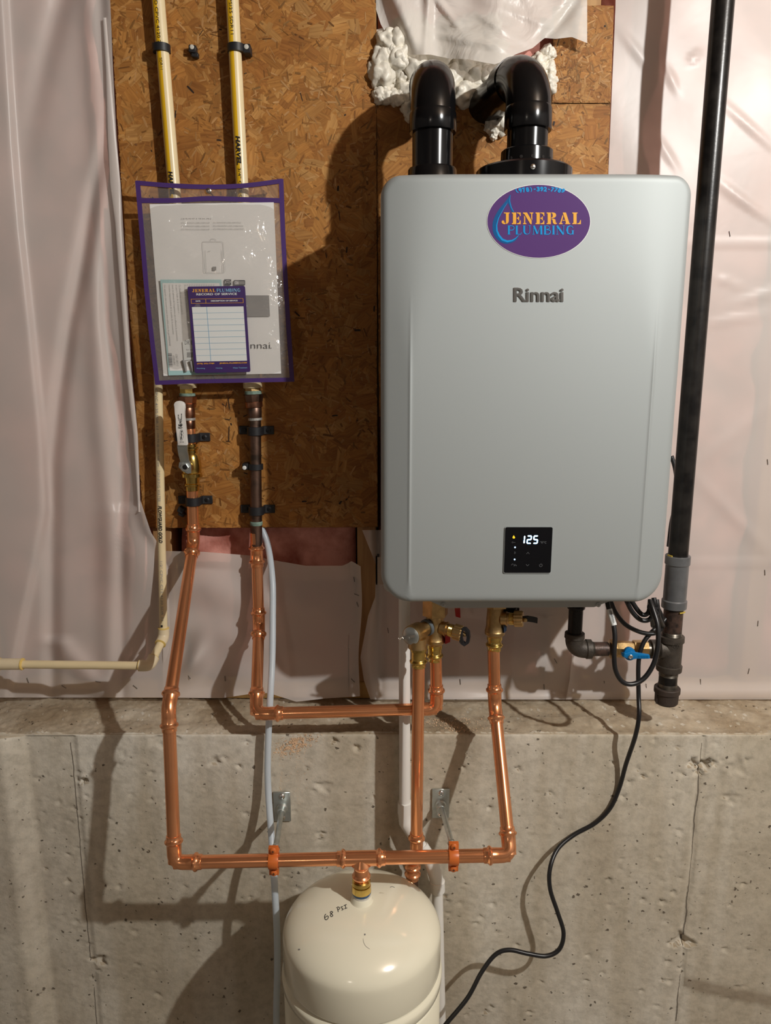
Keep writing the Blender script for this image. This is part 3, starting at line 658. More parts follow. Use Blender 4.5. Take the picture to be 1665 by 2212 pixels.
# ------------------------------------------------------------------ tankless water heater
HY = 1.180                                     # its front
HL, HR = at(822, 800, HY).x, at(1507, 400, HY).x
HT, HB = at(1160, 373, HY).z, at(1130, 1303, HY).z
hx, ha, hb, hzc = (HL + HR) / 2, (HR - HL) / 2, (HT - HB) / 2, (HT + HB) / 2
heater = root('water_heater', 'silver wall-hung tankless water heater with a purple oval sticker', 'water heater', V(hx, WALL - 0.004, HB))
def heater_cover():
    c = 0.0455; rt, rb, re = 0.030, 0.046, 0.011
    def half_w(z):
        d = 0.0
        if z > hb - rt: q = z - (hb - rt); d = rt - math.sqrt(max(0, rt * rt - q * q))
        if z < -hb + rb: q = (-hb + rb) - z; d = rb - math.sqrt(max(0, rb * rb - q * q))
        return ha - d
    def sd(x, z):
        r = rt if z > 0 else rb
        qx, qz = abs(x) - (ha - r), abs(z) - (hb - r)
        return -(math.hypot(max(qx, 0), max(qz, 0)) + min(max(qx, qz), 0) - r)
    def depth(x, z):
        t = (z + hb) / (2 * hb); s = max(0.0, min(1.0, (t - 0.55) / 0.40)); w = 0.0016 + 0.020 * s * s * (3 - 2 * s)
        e = ha - abs(x); u = (c - e) / w
        d = 0.30 * w * (math.log1p(math.exp(u)) if u < 30 else u)
        q = max(0.0, sd(x, z))
        if q < re: d += re - math.sqrt(max(0, re * re - (re - q) ** 2))
        # lower part: a fine raised line along either crease
        if t < 0.75: d -= 0.0010 * math.exp(-((e - c - 0.0008) / 0.0022) ** 2) * min(1, (0.75 - t) * 5)
        return d
    ee = [0, .0003, .001, .002, .0035, .0055, .008, .011] + [0.011 + 0.003 * k for k in range(1, 9)] + [.037, .039, .041, .0425, .0435, .0445, .0452, .046, .0468, .0476, .0486, .050, .052, .055, .06, .066, .073, .082, .095, .11]
    zs = [-e for e in ee[:8]]; zs = [hb + z for z in zs] + [hb - .014, hb - .018, hb - .022, hb - .026, hb - .030] + list(np.linspace(hb - .04, -hb + .055, 66)) + [-hb + .046, -hb + .042, -hb + .037, -hb + .032, -hb + .026, -hb + .021, -hb + .016] + [-hb + e for e in ee[7::-1]]
    bm = BM(); g = []; rim = []
    for z in zs:
        w = half_w(z); xs = [-w + e for e in ee] + list(np.linspace(-w + .13, w - .13, 9)) + [w - e for e in ee[::-1]]
        g.append([bm.verts.new((hx + x, HY + depth(x, z), hzc + z)) for x in xs])
    n = len(g[0])
    for a, b in zip(g, g[1:]):
        for i in range(n - 1): bm.faces.new((a[i], a[i + 1], b[i + 1], b[i]))
    edge = g[0] + [r[-1] for r in g[1:]] + g[-1][-2::-1] + [r[0] for r in g[-2:0:-1]]
    back = [bm.verts.new((v.co.x, HY + 0.085, v.co.z)) for v in edge]
    for i in range(len(edge)): j = (i + 1) % len(edge); bm.faces.new((edge[i], edge[j], back[j], back[i]))
    part('front_cover', bm, M['silver'], heater, angle=70)
    bm = BM(); x0, x1, z0, z1 = HL + 0.004, HR - 0.004, HB + 0.006, HT - 0.004
    box(bm, ((x0 + x1) / 2, (HY + 0.03 + WALL - 0.008) / 2, (z0 + z1) / 2), (x1 - x0, WALL - 0.008 - HY - 0.03, z1 - z0)); bevel(bm, 0.012, 3)
    part('casing', bm, M['silver_side'], heater)
heater_cover()
FACE = HY - 0.0006
def hf(x, y, k=0.0): return at(x, y, FACE - k)
def ell(cx, cy, rx, ry, n=64, a0=0, a1=2 * math.pi): return [(cx + rx * math.cos(lerp(a0, a1, k / n)), cy + ry * math.sin(lerp(a0, a1, k / n))) for k in range(n)]
# --- sticker
bm = BM(); poly2(bm, ell(1163.5, 478, 112.2, 80), lambda x, y: hf(x, y)); 
stk = part('sticker', bm, M['white'], heater, 'purple oval advertising sticker with gold and blue lettering', smooth=False)
bm = BM(); poly2(bm, ell(1163.5, 478, 111, 78.8), lambda x, y: hf(x, y, .00015)); part('sticker_ground', bm, M['purple_sticker'], stk, smooth=False)
K2 = lambda x, y: hf(x, y, .0003)
K3 = lambda x, y: hf(x, y, .00045)
K4 = lambda x, y: hf(x, y, .0006)
# water drop
def drop_outer():
    C = lambda cx, cy: (1040 + cx / 6.66, 390 + cy / 6.66)
    out = [C(*p) for p in ((410, 200), (372, 262), (310, 340), (240, 430), (190, 520), (160, 610), (158, 690), (175, 770), (215, 835), (275, 885), (340, 908), (400, 905), (455, 885), (500, 850), (535, 790))]
    inn = [C(*p) for p in ((530, 792), (490, 830), (440, 855), (380, 860), (320, 845), (270, 810), (235, 755), (218, 690), (222, 620), (240, 555), (270, 490), (310, 420), (350, 360), (378, 320))]
    sm = lambda L: [(v.x, v.y) for v in spline([V(a, b, 0) for a, b in L], 4)]
    return sm(out), sm(inn)
do, di = drop_outer()
bm = BM(); 
a = [bm.verts.new(K2(*p)) for p in do]; b = [bm.verts.new(K2(*p)) for p in di[::-1]]
for i in range(len(a) - 1):
    j0 = round(i * (len(b) - 1) / (len(a) - 1)); j1 = round((i + 1) * (len(b) - 1) / (len(a) - 1))
    bm.faces.new([a[i], a[i + 1], b[j1]] + ([b[j0]] if j0 != j1 else []))
Cc = lambda cx, cy: (1040 + cx / 6.66, 390 + cy / 6.66)
poly2(bm, [Cc(410, 200), Cc(378, 320), Cc(400, 365), Cc(430, 450), Cc(465, 458), Cc(440, 400), Cc(415, 310), Cc(412, 255)][::-1], lambda x, y: K2(x, y) + V(0, -.00004, 0))
part('drop_outline', bm, M['blued'], stk, smooth=False)
bm = BM(); stroke2(bm, [Cc(372, 318), Cc(330, 380), Cc(275, 480), Cc(240, 550), Cc(218, 640), Cc(220, 720), Cc(250, 790), Cc(300, 850), Cc(370, 875), Cc(440, 862), Cc(490, 832), Cc(535, 785)], [.6, .9, 1.2, 1.6, 2.4, 3.4, 4.2, 4.6, 4.2, 3.0, 2.0, .8], K3)
stroke2(bm, [Cc(416, 205), Cc(404, 290), Cc(425, 380), Cc(462, 450)], [.5, 1.2, 1.4, 1.0], K3); part('drop_highlight', bm, M['bluep'], stk, smooth=False)
# stencil capitals in a 0..10 grid: lists of polygons
GL = {
 'J': (7.2, [[(2.2, 10), (7, 10), (7, 9.3), (6.3, 9.1), (6.3, 2.6), (5.9, 1.3), (5.0, .4), (3.9, .1), (3.9, 1.0), (3.9, 9.1), (2.2, 9.3)], [(3.5, .05), (2.2, 0), (1, .5), (.3, 1.5), (.4, 2.7), (1.2, 3.3), (2.2, 3.0), (2.6, 2.2), (2.4, 1.6), (3.5, .9)]]),
 'E': (7.6, [[(0, 10), (3.6, 10), (3.6, 0), (0, 0), (0, .8), (.9, 1), (.9, 9), (0, 9.2)], [(4.1, 10), (7.4, 10), (7.4, 6.9), (6.8, 6.9), (6.2, 8.6), (5.2, 9.2), (4.1, 9.3)], [(4.1, 5.5), (5.0, 5.4), (5.6, 6.6), (6.1, 6.6), (6.1, 3.2), (5.6, 3.2), (5.0, 4.5), (4.1, 4.6)], [(4.1, 0), (7.4, 0), (7.4, 3.3), (6.8, 3.3), (6.2, 1.5), (5.2, .8), (4.1, .7)]]),
 'N': (8.8, [[(0, 10), (3.4, 10), (7.3, 3.0), (7.3, 0), (6.3, 0), (1.2, 8.6), (0, 9.2)], [(.9, 7.6), (1.9, 6.0), (1.9, 1), (2.9, .7), (2.9, 0), (0, 0), (0, .7), (.9, 1)], [(5.6, 10), (8.7, 10), (8.7, 9.3), (7.8, 9), (7.8, 3.2), (6.9, 4.8), (6.9, 9), (5.6, 9.3)]]),
 'R': (8.8, [[(0, 10), (3.6, 10), (3.6, 0), (0, 0), (0, .8), (.9, 1), (.9, 9), (0, 9.2)], [(4.1, 10), (6.0, 10), (7.5, 9.3), (8.1, 7.8), (7.6, 6.2), (6.2, 5.4), (4.1, 5.0), (4.1, 5.8), (4.9, 5.9), (5.2, 7.4), (4.9, 9.1), (4.1, 9.3)], [(4.1, 4.6), (6.0, 4.7), (7.4, 3.9), (7.7, 1.6), (8.2, .9), (8.7, 1.2), (8.7, .4), (7.6, -.1), (6.2, .1), (5.3, 1.2), (5.1, 3.2), (4.7, 4.0), (4.1, 4.1)]]),
 'A': (9.4, [[(3.2, 10), (5.8, 10), (8.6, .9), (9.3, .8), (9.3, 0), (5.2, 0), (5.2, .8), (5.8, 1), (3.6, 8.3), (3.1, 9.4)], [(3.0, 8.2), (3.5, 6.6), (2.0, 1.2), (2.9, .8), (2.9, 0), (0, 0), (0, .8), (.8, 1.1)], [(2.9, 2.9), (4.8, 2.9), (4.6, 3.6), (3.1, 3.6)]]),
 'L': (7.4, [[(0, 10), (4.4, 10), (4.4, 9.3), (3.6, 9), (3.6, 0), (0, 0), (0, .8), (.9, 1), (.9, 9), (0, 9.2)], [(4.1, 0), (7.2, 0), (7.2, 3.6), (6.6, 3.6), (6.0, 1.6), (5.2, .8), (4.1, .7)]])}
def stencil(bm, word, x0, y0, x1, y1, mapf, gap=1.7):
    W = sum(GL[c][0] for c in word) + gap * (len(word) - 1); cx = 0
    for ch in word:
        for pl in GL[ch][1]:
            poly2(bm, [(lerp(x0, x1, (cx + p) / W), lerp(y1, y0, q / 10)) for p, q in pl], mapf)
        cx += GL[ch][0] + gap
# slender high-contrast capitals: (width, polyline, stroke width)
SL = {'P': (6.2, [([(1.2, 0), (1.2, 10)], 1.5), ([(0, .15), (2.6, .15)], .35), ([(.2, 9.8), (3.6, 9.8), (5.3, 9), (5.8, 7.4), (5.2, 5.6), (3.4, 4.8), (2.0, 5.0)], .55)]),
      'L': (5.8, [([(1.2, 0), (1.2, 10)], 1.5), ([(0, 9.85), (2.4, 9.85)], .35), ([(.2, .2), (4.6, .2), (5.6, 2.2)], .5)]),
      'U': (7.4, [([(1.2, 10), (1.2, 3), (2.0, 1.0), (3.6, .3)], [1.5, 1.5, 1.2, .6]), ([(3.6, .3), (5.4, 1.0), (6.2, 3), (6.2, 10)], .4), ([(0, 9.85), (2.4, 9.85)], .35), ([(5.2, 9.85), (7.2, 9.85)], .35)]),
      'M': (9.6, [([(1.2, 0), (1.6, 10)], .4), ([(1.6, 10), (4.8, .6)], 1.4), ([(4.8, .6), (7.6, 10)], .4), ([(8.2, 10), (8.4, 0)], 1.5), ([(.2, .15), (2.2, .15)], .35), ([(7.2, .15), (9.5, .15)], .35)]),
      'B': (6.6, [([(1.2, 0), (1.2, 10)], 1.5), ([(.2, 9.8), (3.8, 9.7), (5.0, 8.6), (4.8, 6.6), (2.4, 5.6)], .5), ([(2.4, 5.5), (5.2, 4.8), (6.1, 2.8), (5.0, .7), (3.4, .2), (.2, .2)], .65)]),
      'I': (2.6, [([(1.3, 0), (1.3, 10)], 1.5), ([(.1, .15), (2.5, .15)], .35), ([(.1, 9.85), (2.5, 9.85)], .35)]),
      'N': (8.2, [([(1.2, 0), (1.2, 10)], .4), ([(1.0, 10), (6.8, 0)], 1.5), ([(6.9, 0), (6.9, 10)], .4), ([(.2, .15), (2.2, .15)], .35), ([(5.9, 9.85), (8, 9.85)], .35)]),
      'G': (7.4, [([(6.4, 7.4), (5.4, 9.3), (3.6, 9.9), (1.6, 8.6), (1.0, 5), (1.6, 1.6), (3.8, .2), (5.8, .9)], [.5, .5, .6, 1.2, 1.6, 1.2, .6, .6]), ([(6.1, 0), (6.1, 4.4)], 1.3), ([(4.9, 4.5), (7.2, 4.5)], .35)])}
def slender(bm, word, x0, y0, x1, y1, mapf, gap=.9, bold=1.0):
    W = sum(SL[c][0] for c in word) + gap * (len(word) - 1); cx = 0; k = (x1 - x0) / W
    for ch in word:
        for i_, (pl, w) in enumerate(SL[ch][1]):
            if len(pl) > 3 and not isinstance(w, list): pl = [(v.x, v.y) for v in spline([V(a, b, 0) for a, b in pl], 4)]
            lift = V(0, -0.00004 * (i_ + 1), 0)
            stroke2(bm, [(x0 + (cx + p) * k, lerp(y1, y0, q / 10)) for p, q in pl], [v * k * bold for v in w] if isinstance(w, list) else w * k * bold, lambda x, y: mapf(x, y) + lift)
        cx += SL[ch][0] + gap
bm = BM(); stencil(bm, 'JENERAL', 1082.5, 459, 1255, 484.2, K4); part('gold_lettering', bm, M['gold'], stk, smooth=False)
bm = BM(); slender(bm, 'PLUMBING', 1096, 487.5, 1240, 506.5, K4, bold=1.15); part('blue_lettering', bm, M['bluep'], stk, smooth=False)
bm = BM()
for k, ch in enumerate('(978)-392-7789'):
    t = (k - 6.5) / 6.5; a = t * 0.50; px, py = 1166 + 50 * t, 408.5 + 12 * (1 - math.cos(a * 2.2)) * 0.55; h, w = 10.5, (7.0 if ch not in '()-' else 4.2)
    uv, fs = text_data(ch, 0.055); hh = h if ch != '-' else 2.2; pts = []
    for u, v in uv:
        lx, ly = (u - .5) * w, (.5 - v) * hh; pts.append(K4(px + lx * math.cos(a) - ly * math.sin(a), py + lx * math.sin(a) + ly * math.cos(a)))
    put_faces(bm, pts, fs)
part('phone_number', bm, M['bluep'], stk, smooth=False)
# --- badge
def solid_text(name, body, x0, y0, x1, y1, m, parent, bold, th, k0=0.0):
    bm = BM(); text_box(bm, body, x0, y0, x1, y1, lambda x, y: hf(x, y, th), bold)
    r = bmesh.ops.extrude_face_region(bm, geom=bm.faces[:]); bmesh.ops.translate(bm, verts=[e for e in r['geom'] if isinstance(e, bmesh.types.BMVert)], vec=V(0, th - k0, 0))
    return part(name, bm, m, parent, smooth=False)
solid_text('badge_edge', 'Rinnai', 1109.6, 621.2, 1217.4, 651.8, M['chrome'], heater, 0.020, 0.0010)
solid_text('badge', 'Rinnai', 1111.2, 622.2, 1215.2, 650.2, M['badge'], heater, 0.004, 0.0018, 0.0011)
# --- control panel
def rrect(x0, y0, x1, y1, r, n=5):
    out = []
    for cx, cy, a0 in ((x1 - r, y0 + r, -90), (x1 - r, y1 - r, 0), (x0 + r, y1 - r, 90), (x0 + r, y0 + r, 180)):
        for k in range(n + 1): a = math.radians(a0 + 90 * k / n); out.append((cx + r * math.cos(a), cy + r * math.sin(a)))
    return out
pc = at(1140, 1188, HY); ux = at(1141, 1188, HY).x - pc.x; uz = (at(1140, 1187, HY) - at(1140, 1188, HY)).z
def pf(k): return lambda x, y: V(pc.x + x * ux, FACE - k, pc.z - y * uz)     # panel coordinates, centred on the panel
bm = BM(); prism(bm, [pf(0.0012)(x, y) for x, y in rrect(-51.8, -50.5, 51.8, 50.5, 4)], V(0, 0.0012, 0)); cp = part('control_panel', bm, M['silver'], heater, 'square black glass display showing 125 in lit blue digits', angle=30)
bm = BM(); prism(bm, [pf(0.0019)(x, y) for x, y in rrect(-50.6, -49.6, 50.6, 48.6, 3.4)], V(0, 0.0010, 0)); part('glass', bm, M['glasspanel'], cp, angle=30)
Q = pf(0.0023)
T = lambda cx, cy: ((cx - 828) / 11.89 + 0.012 * (cy - 800) / 11.89 * 1.2, (cy - 803) / 11.89)       # from the close-up of the panel
def seg(bm, x, y, w, h, on, sl=-0.06, hw=1.0, ex=0.0, Q=Q):
    S = {'a': ((0, 0), (1, 0)), 'b': ((1, 0), (1, .5)), 'c': ((1, .5), (1, 1)), 'd': ((0, 1), (1, 1)), 'e': ((0, .5), (0, 1)), 'f': ((0, 0), (0, .5)), 'g': ((0, .5), (1, .5))}
    for s in on:
        (ax, ay), (bx, by) = S[s]; p = Vector((x + ax * w, y + ay * h)); q = Vector((x + bx * w, y + by * h)); d = (q - p).normalized(); p = p + d * (1.1 - ex); q = q - d * (1.1 - ex); n = Vector((-d.y, d.x)) * 1.55 * hw
        pts = [p + n - d * .2, p - d * 1.3 + n * .1, p - n - d * .2, q - n + d * .2, q + d * 1.3, q + n + d * .2]
        poly2(bm, [(v.x + sl * (v.y - y), v.y) for v in pts], Q)
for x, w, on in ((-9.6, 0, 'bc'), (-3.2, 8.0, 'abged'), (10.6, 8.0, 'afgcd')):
    bm = BM(); seg(bm, x + .9, -31.0, w, 15.6, on, hw=1.0); part('digit_glow', bm, M['digitglow'], cp, smooth=False)  # blue glow round each digit, put in as a wider emissive layer
    bm = BM(); seg(bm, x + .9, -31.0, w, 15.6, on, hw=0.66, Q=pf(0.0024)); part('lit_digit_core', bm, M['digit'], cp, smooth=False)
bm = BM(); poly2(bm, [(-32.4, -32.6), (-30.6, -29.8), (-29.2, -28.0), (-30.0, -26.0), (-32.0, -25.4), (-34.2, -26.2), (-34.8, -28.4), (-33.6, -30.4)], Q); part('flame_light', bm, M['amber'], cp, smooth=False)
for x, y in ((-28.6, -6.6), (-28.6, 19.6)):
    bm = BM(); poly2(bm, ell(x, y, 1.6, 1.6, 14), Q); part('indicator_light', bm, M['led'], cp, smooth=False)
def icon(*strokes):
    bm = BM()
    for pts, w in strokes: stroke2(bm, pts, w, Q)
    part('printed_icon', bm, M['iconink'], cp, smooth=False)
bm = BM(); text_box(bm, '\u00b0F/\u00b0C', 25.0, -19.5, 38.5, -14.6, Q); part('unit_print', bm, M['iconink'], cp, smooth=False)
icon(([(-3.4, 7.6), (-.4, 4.0), (2.8, 7.6)], .7)); icon(([(-3.4, 30.2), (-.2, 33.8), (3.0, 30.2)], .7))
icon((ell(28.4, 32.2, 3.2, 3.2, 17, math.radians(-60), math.radians(240)), .6), ([(28.4, 28.2), (28.4, 32)], .6))
icon(([(-30.2, 3.0), (-27, 6.2), (-28.7, 8), (-28.7, 2), (-27, 3.8), (-30.2, 7.0)], .4))
icon((ell(-34.2, -17.3, 1.5, 1.2, 12, 0, 6.2), .4), ([(-32.6, -17.3), (-28.8, -17.3), (-28.8, -16.4)], .4))
icon(([(-35, 32.2), (-33.8, 29.4), (-31.4, 29.6), (-30.6, 31.4)], .6), ([(-30.2, 34.6), (-27.4, 29.4)], .5), ([(-28.2, 33.6), (-26.2, 30.6), (-26.0, 33.4), (-24.2, 31.6), (-24.0, 34.2)], .6))
# --- underside plate, top clips, mounting bracket
bm = BM(); c = lambda x, y, Y: at(x, y, Y)
P4 = [c(930, 1299, HY + .034), c(1316, 1299, HY + .034), c(1283, 1311.5, HY + .034), c(962, 1313.5, HY + .034)]; prism(bm, P4, V(0, 0.19, 0)); part('underside_plate', bm, M['silver_side'], heater, smooth=False)
for x in (957, 1292):
    bm = BM(); p = c(x, 1306, HY + .034); lathe(bm, p, (0, -1, 0), [(0, .0042), (.0015, .0042), (.0022, .0030)], 14); box(bm, p + V(0, -.0024, 0), (.0036, .0005, .0008)); box(bm, p + V(0, -.0024, 0), (.0008, .0005, .0036)); part('screw', bm, M['silver_side'], heater)
for x, w in ((1005, 16), (1335, 16)):
    bm = BM(); p = at(x, 374, HY + .05); box(bm, V(p.x, HY + .05, HT + .002), (.013, .02, .010)); part('top_clip', bm, M['black'], heater, smooth=False)
bm = BM(); p = at(816, 1232, 1.43); box(bm, p + V(.010, 0, 0), (.028, .004, .058)); box(bm, p + V(-.0025, .006, 0), (.003, .016, .058)); part('mounting_bracket', bm, M['beige'], heater, smooth=False)
bm = BM(); p = at(817, 1200, 1.427); box(bm, p, (.004, .002, .006)); part('bracket_slot', bm, M['ink'], heater, smooth=False)

# ------------------------------------------------------------------ vents
def vent(name, label, px, pyel, Yax, dirback, pipe_r, parts, group):
    base = at(px, 372, Yax); base.z = HT - 0.003
    r0 = root(name, label, 'vent pipe', base, group); return r0, base
def zat(py, Y): return at(900, py, Y).z
VY = 1.285
def build_vent(px_c, label, rot, hub, flange):
    r0 = root('vent_pipe', label, 'vent pipe', V(at(px_c, 330, VY).x, VY, HT - 0.003), 'black vent pipes on top of the heater'); b = wloc(r0); X = b.x
    R1 = 0.0325
    z_hub0, z_hub1 = zat(hub[1], VY), zat(hub[0], VY)
    bm = BM(); tube(bm, [V(X, VY, HT - 0.004), V(X, VY, z_hub0 + 0.01)], R1, 40); part('pipe', bm, M['black'], r0)
    bm = BM(); lathe(bm, V(X, VY, z_hub0), (0, 0, 1), [(0, R1 + .001), (0, R1 + .0045), (.0015, R1 + .0052), (z_hub1 - z_hub0 - .004, R1 + .0050), (z_hub1 - z_hub0, R1 + .0036), (z_hub1 - z_hub0 + .001, R1)], 40); part('hub', bm, M['black'], r0)
    d = V(math.sin(rot), math.cos(rot), 0)      # horizontal leg runs back to the wall
    br = 0.058; z0 = z_hub1 - .002; pts = []
    for k in range(15):
        a = math.pi / 2 * k / 14; pts.append(V(X, VY, z0) + d * (br * (1 - math.cos(a))) + V(0, 0, br * math.sin(a)))
    end = pts[-1]; tw = (1.50 - end.y) / d.y
    bm = BM(); tube(bm, pts, R1 + .0034, 40); part('elbow', bm, M['black'], r0)
    bm = BM(); tube(bm, [end - d * .002, end + d * tw], R1, 36); part('pipe', bm, M['black'], r0)
    bm = BM(); lathe(bm, end - d * .004, d, [(0, R1 + .003), (0, R1 + .0052), (.030, R1 + .0052), (.030, R1)], 40); part('hub', bm, M['black'], r0)
    if flange:
        zf = HT - .004
        bm = BM(); z1 = zat(345, VY); lathe(bm, V(X - .004, VY, zf), (0, 0, 1), [(0, .0765), (.029, .077), (.0305, .0755), (.032, .074), (.032, .043)], 56); part('flange', bm, M['black'], r0)
        bm = BM(); lathe(bm, V(X, VY, zf + .031), (0, 0, 1), [(0, .0425), (.028, .0415), (.0295, .040), (.0295, R1)], 44); part('adapter_ring', bm, M['black'], r0)
        for k in range(7):
            a = math.radians(200 + k * 24); bm = BM(); p = V(X, VY, zf + .043) + V(math.cos(a), math.sin(a), 0) * .0421; lathe(bm, p, V(math.cos(a), math.sin(a), 0), [(-.001, .0026), (.0006, .0026), (.0008, .0018)], 10); part('vent_hole', bm, M['darkhole'], r0)
        bm = BM(); p = V(X - .004, VY, zf + .019) + V(0, -.0770, 0); lathe(bm, p, (0, -1, 0), [(-.001, .0040), (.0012, .0040), (.0022, .0025)], 12); part('screw', bm, M['chrome'], r0)
    else:
        bm = BM(); lathe(bm, V(X, VY, HT - .004), (0, 0, 1), [(0, .0400), (.031, .0395), (.0335, .0380), (.0335, R1)], 40); part('base_ring', bm, M['black'], r0)
    return r0
build_vent(934, 'left black vent pipe, elbow straight into the foam, on the heater top', 0.02, (243, 288), False)
build_vent(1138, 'right black vent pipe with a wide screwed flange on the heater top', -0.27, (233, 284), True)

# ------------------------------------------------------------------ pipes: shared pieces
PR = 0.01111                                    # 3/4 inch copper
def piece(name, parent, m, fn, label=None, angle=38):
    bm = BM(); fn(bm); return part(name, bm, m, parent, label, angle=angle)
def press_end(bm, p, d, r=PR):
    """socket with its pressed bead, the mouth at p, running along d"""
    lathe(bm, p, d, [(-.0005, r), (0, r + .0014), (.006, r + .0017), (.0075, r + .0030), (.0088, r + .0044), (.0112, r + .0047), (.0130, r + .0034), (.0142, r + .0020), (.0150, r + .0016), (.0250, r + .0013), (.0262, r)], 28)
    for k in range(8):                          # the flats left by the press jaw
        x, y = frame_of(d); a = k / 8 * 2 * math.pi; q = p + d * .020 + (x * math.cos(a) + y * math.sin(a)) * (r + .0013)
def elbow(parent, A, J, B, leg, r=PR, m='copper', name='elbow', sock=True):
    pts = arc_corner(A, J, B, leg * 0.62, 9); da = (J - A).normalized(); db = (J - B).normalized()
    pa, pb = J - da * leg, J - db * leg
    bm = BM(); tube(bm, [pa] + pts + [pb], r + .0012, 26)
    if sock: press_end(bm, pa - da * .020, da, r); press_end(bm, pb - db * .020, db, r)
    part(name, bm, M[m], parent)
def coupling(parent, c, d, L=0.034, r=PR, m='copper', name='coupling'):
    d = d.normalized(); bm = BM(); press_end(bm, c - d * L / 2, d, r); press_end(bm, c + d * L / 2, -d, r); lathe(bm, c - d * (L / 2 - .01), d, [(0, r + .0012), (L - .02, r + .0012)], 26); part(name, bm, M[m], parent)
def pipe_between(parent, A, B, r=PR, m='copper', name='pipe', n=28): return piece(name, parent, M[m], lambda bm: tube(bm, [A, B], r, n))
def wrap_text(parent, body, A, B, t0, t1, r, ang, h, m, bold=0.02, name='pipe_print', flip=False, shear=0.0):
    """lettering printed along a pipe A-B between the fractions t0..t1; ang turns it round the pipe (0 = towards the room), reading downward"""
    d = (B - A).normalized(); f = V(0, -1, 0); f = (f - d * f.dot(d)).normalized(); s = d.cross(f).normalized()
    L = (B - A).length; uv, fs = text_data(body, bold, shear); pts = []
    for u, v in uv:
        a = ang + (v - .5) * h / r * (1 if not flip else -1); q = A + d * (L * lerp(t0, t1, u if not flip else 1 - u)); pts.append(q + (f * math.cos(a) - s * math.sin(a)) * (r + .00025 + r * (1 - math.cos(min(1.2, h / 2 / r)))))
    bm = BM(); put_faces(bm, pts, fs); me = bpy.data.meshes.new(name); bm.to_mesh(me); bm.free(); return part(name, me, M[m], parent, kind=None)
def stripe(parent, A, B, t0, t1, r, ang0, ang1, m):
    d = (B - A).normalized(); f = V(0, -1, 0); f = (f - d * f.dot(d)).normalized(); s = d.cross(f).normalized(); bm = BM(); rows = []
    for t in (t0, t1): rows.append([bm.verts.new(A.lerp(B, t) + (f * math.cos(a) - s * math.sin(a)) * (r + .00012)) for a in [lerp(ang0, ang1, k / 6) for k in range(7)]])
    for k in range(6): bm.faces.new((rows[0][k], rows[0][k + 1], rows[1][k + 1], rows[1][k]))
    part('yellow_stripe', bm, M[m], parent, 'yellow printed stripe', angle=180)

# ------------------------------------------------------------------ striped CPVC pipes down to the adapters
PY = 1.4315
def cpvc_drop(label, xs, words, bands):
    A, B = at(xs[0], -40, PY), at(xs[1], 838, PY)
    r0 = root('plastic_pipe', label, 'pipe', B, 'yellow striped plastic pipes'); pipe_between(r0, A + (A - B).normalized() * .28, B, PR, 'cpvc')
    for a, b in bands: stripe(r0, A, B, a, b, PR, 0.0, -0.78, 'stripe')
    for w, t0, t1, h, bold, sh in words: wrap_text(r0, w, A, B, t0, t1, PR, -0.10, h, 'ink', bold, shear=sh)
    return A, B
cpvc_drop('left of two cream plastic pipes with a yellow stripe, entering the document pouch top', (338.5, 412), [('CZRD CPVC 4120 2.2', .02, .155, .0050, 0.0, 0), ('SDR11', .178, .205, .0045, 0, 0), ('HARVEL', .445, .505, .0075, .045, .2), ('3/4" CTS', .513, .56, .005, 0, 0)], [(-.3, .60)])
cpvc_drop('right of two cream plastic pipes with a yellow stripe, entering the document pouch top', (499.5, 546), [('2.2 PSI25 SDR11', .02, .125, .0050, 0.0, 0), ('HARVEL', .36, .43, .0075, .045, .2), ('3/4" CTS CPVC 4120', .437, .58, .005, 0, 0)], [(-.3, .60)])

def c_clip(label, px, py, side, full):
    A = at(px, py, PY); r0 = root('pipe_clip', label, 'pipe clip', V(A.x, WALL, A.z), 'black plastic pipe clips'); bm = BM()
    pts = [A + V(math.sin(a), -math.cos(a), 0) * (PR + .0022) for a in [math.radians(d) for d in range(-115, 116, 10)]]; strip(bm, pts, .0040, V(0, 0, .0125))
    part('band', bm, M['strapblack'], r0)
    if full:
        bm = BM(); box(bm, A + V(side * (PR + .0085), .004, -.001), (.012, .022, .0145)); bevel(bm, .001, 1); part('nail_block', bm, M['strapblack'], r0)
        bm = BM(); lathe(bm, A + V(side * (PR + .0082), -.0068, .001), (0, -1, 0), [(-.001, .0040), (.001, .0040), (.0016, .0026)], 14); part('nail', bm, M['whitetape'], r0, 'pale nail head')
    else:
        bm = BM(); box(bm, A + V(-.010, .002, .003), (.010, .016, .011)); bevel(bm, .001, 1); part('broken_tab', bm, M['strapblack'], r0)
c_clip('black clip with a broken tab round the left striped pipe', 349, 106, 1, False)
c_clip('black clip with a pale nail round the right striped pipe', 510, 106, 1, True)
def loose_nail_block(label, px, py, ang, nail):
    A = at(px, py, WALL - .008); r0 = root('pipe_clip', label, 'pipe clip', V(A.x, WALL, A.z)); R_ = Matrix.Rotation(ang, 3, 'Y'); bm = BM(); box(bm, A, (.013, .0145, .012), R_); bevel(bm, .0012, 1)
    part('nail_block', bm, M['strapblack'], r0); bm = BM(); box(bm, A + R_ @ V(.004, .001, -.008), (.012, .010, .008), R_); bevel(bm, .001, 1); part('broken_tab', bm, M['strapblack'], r0)
    if nail: bm = BM(); lathe(bm, A + V(0, -.0072, .002), (0, -1, 0), [(-.001, .0038), (.001, .0038), (.0016, .0025)], 14); part('nail', bm, M['whitetape'], r0, 'pale nail head')
loose_nail_block('broken black clip nailed between the two striped pipes, holding nothing', 417, 108, .1, True)
loose_nail_block('broken black clip on the board beside the lower left copper strap', 392, 1101, .5, False)

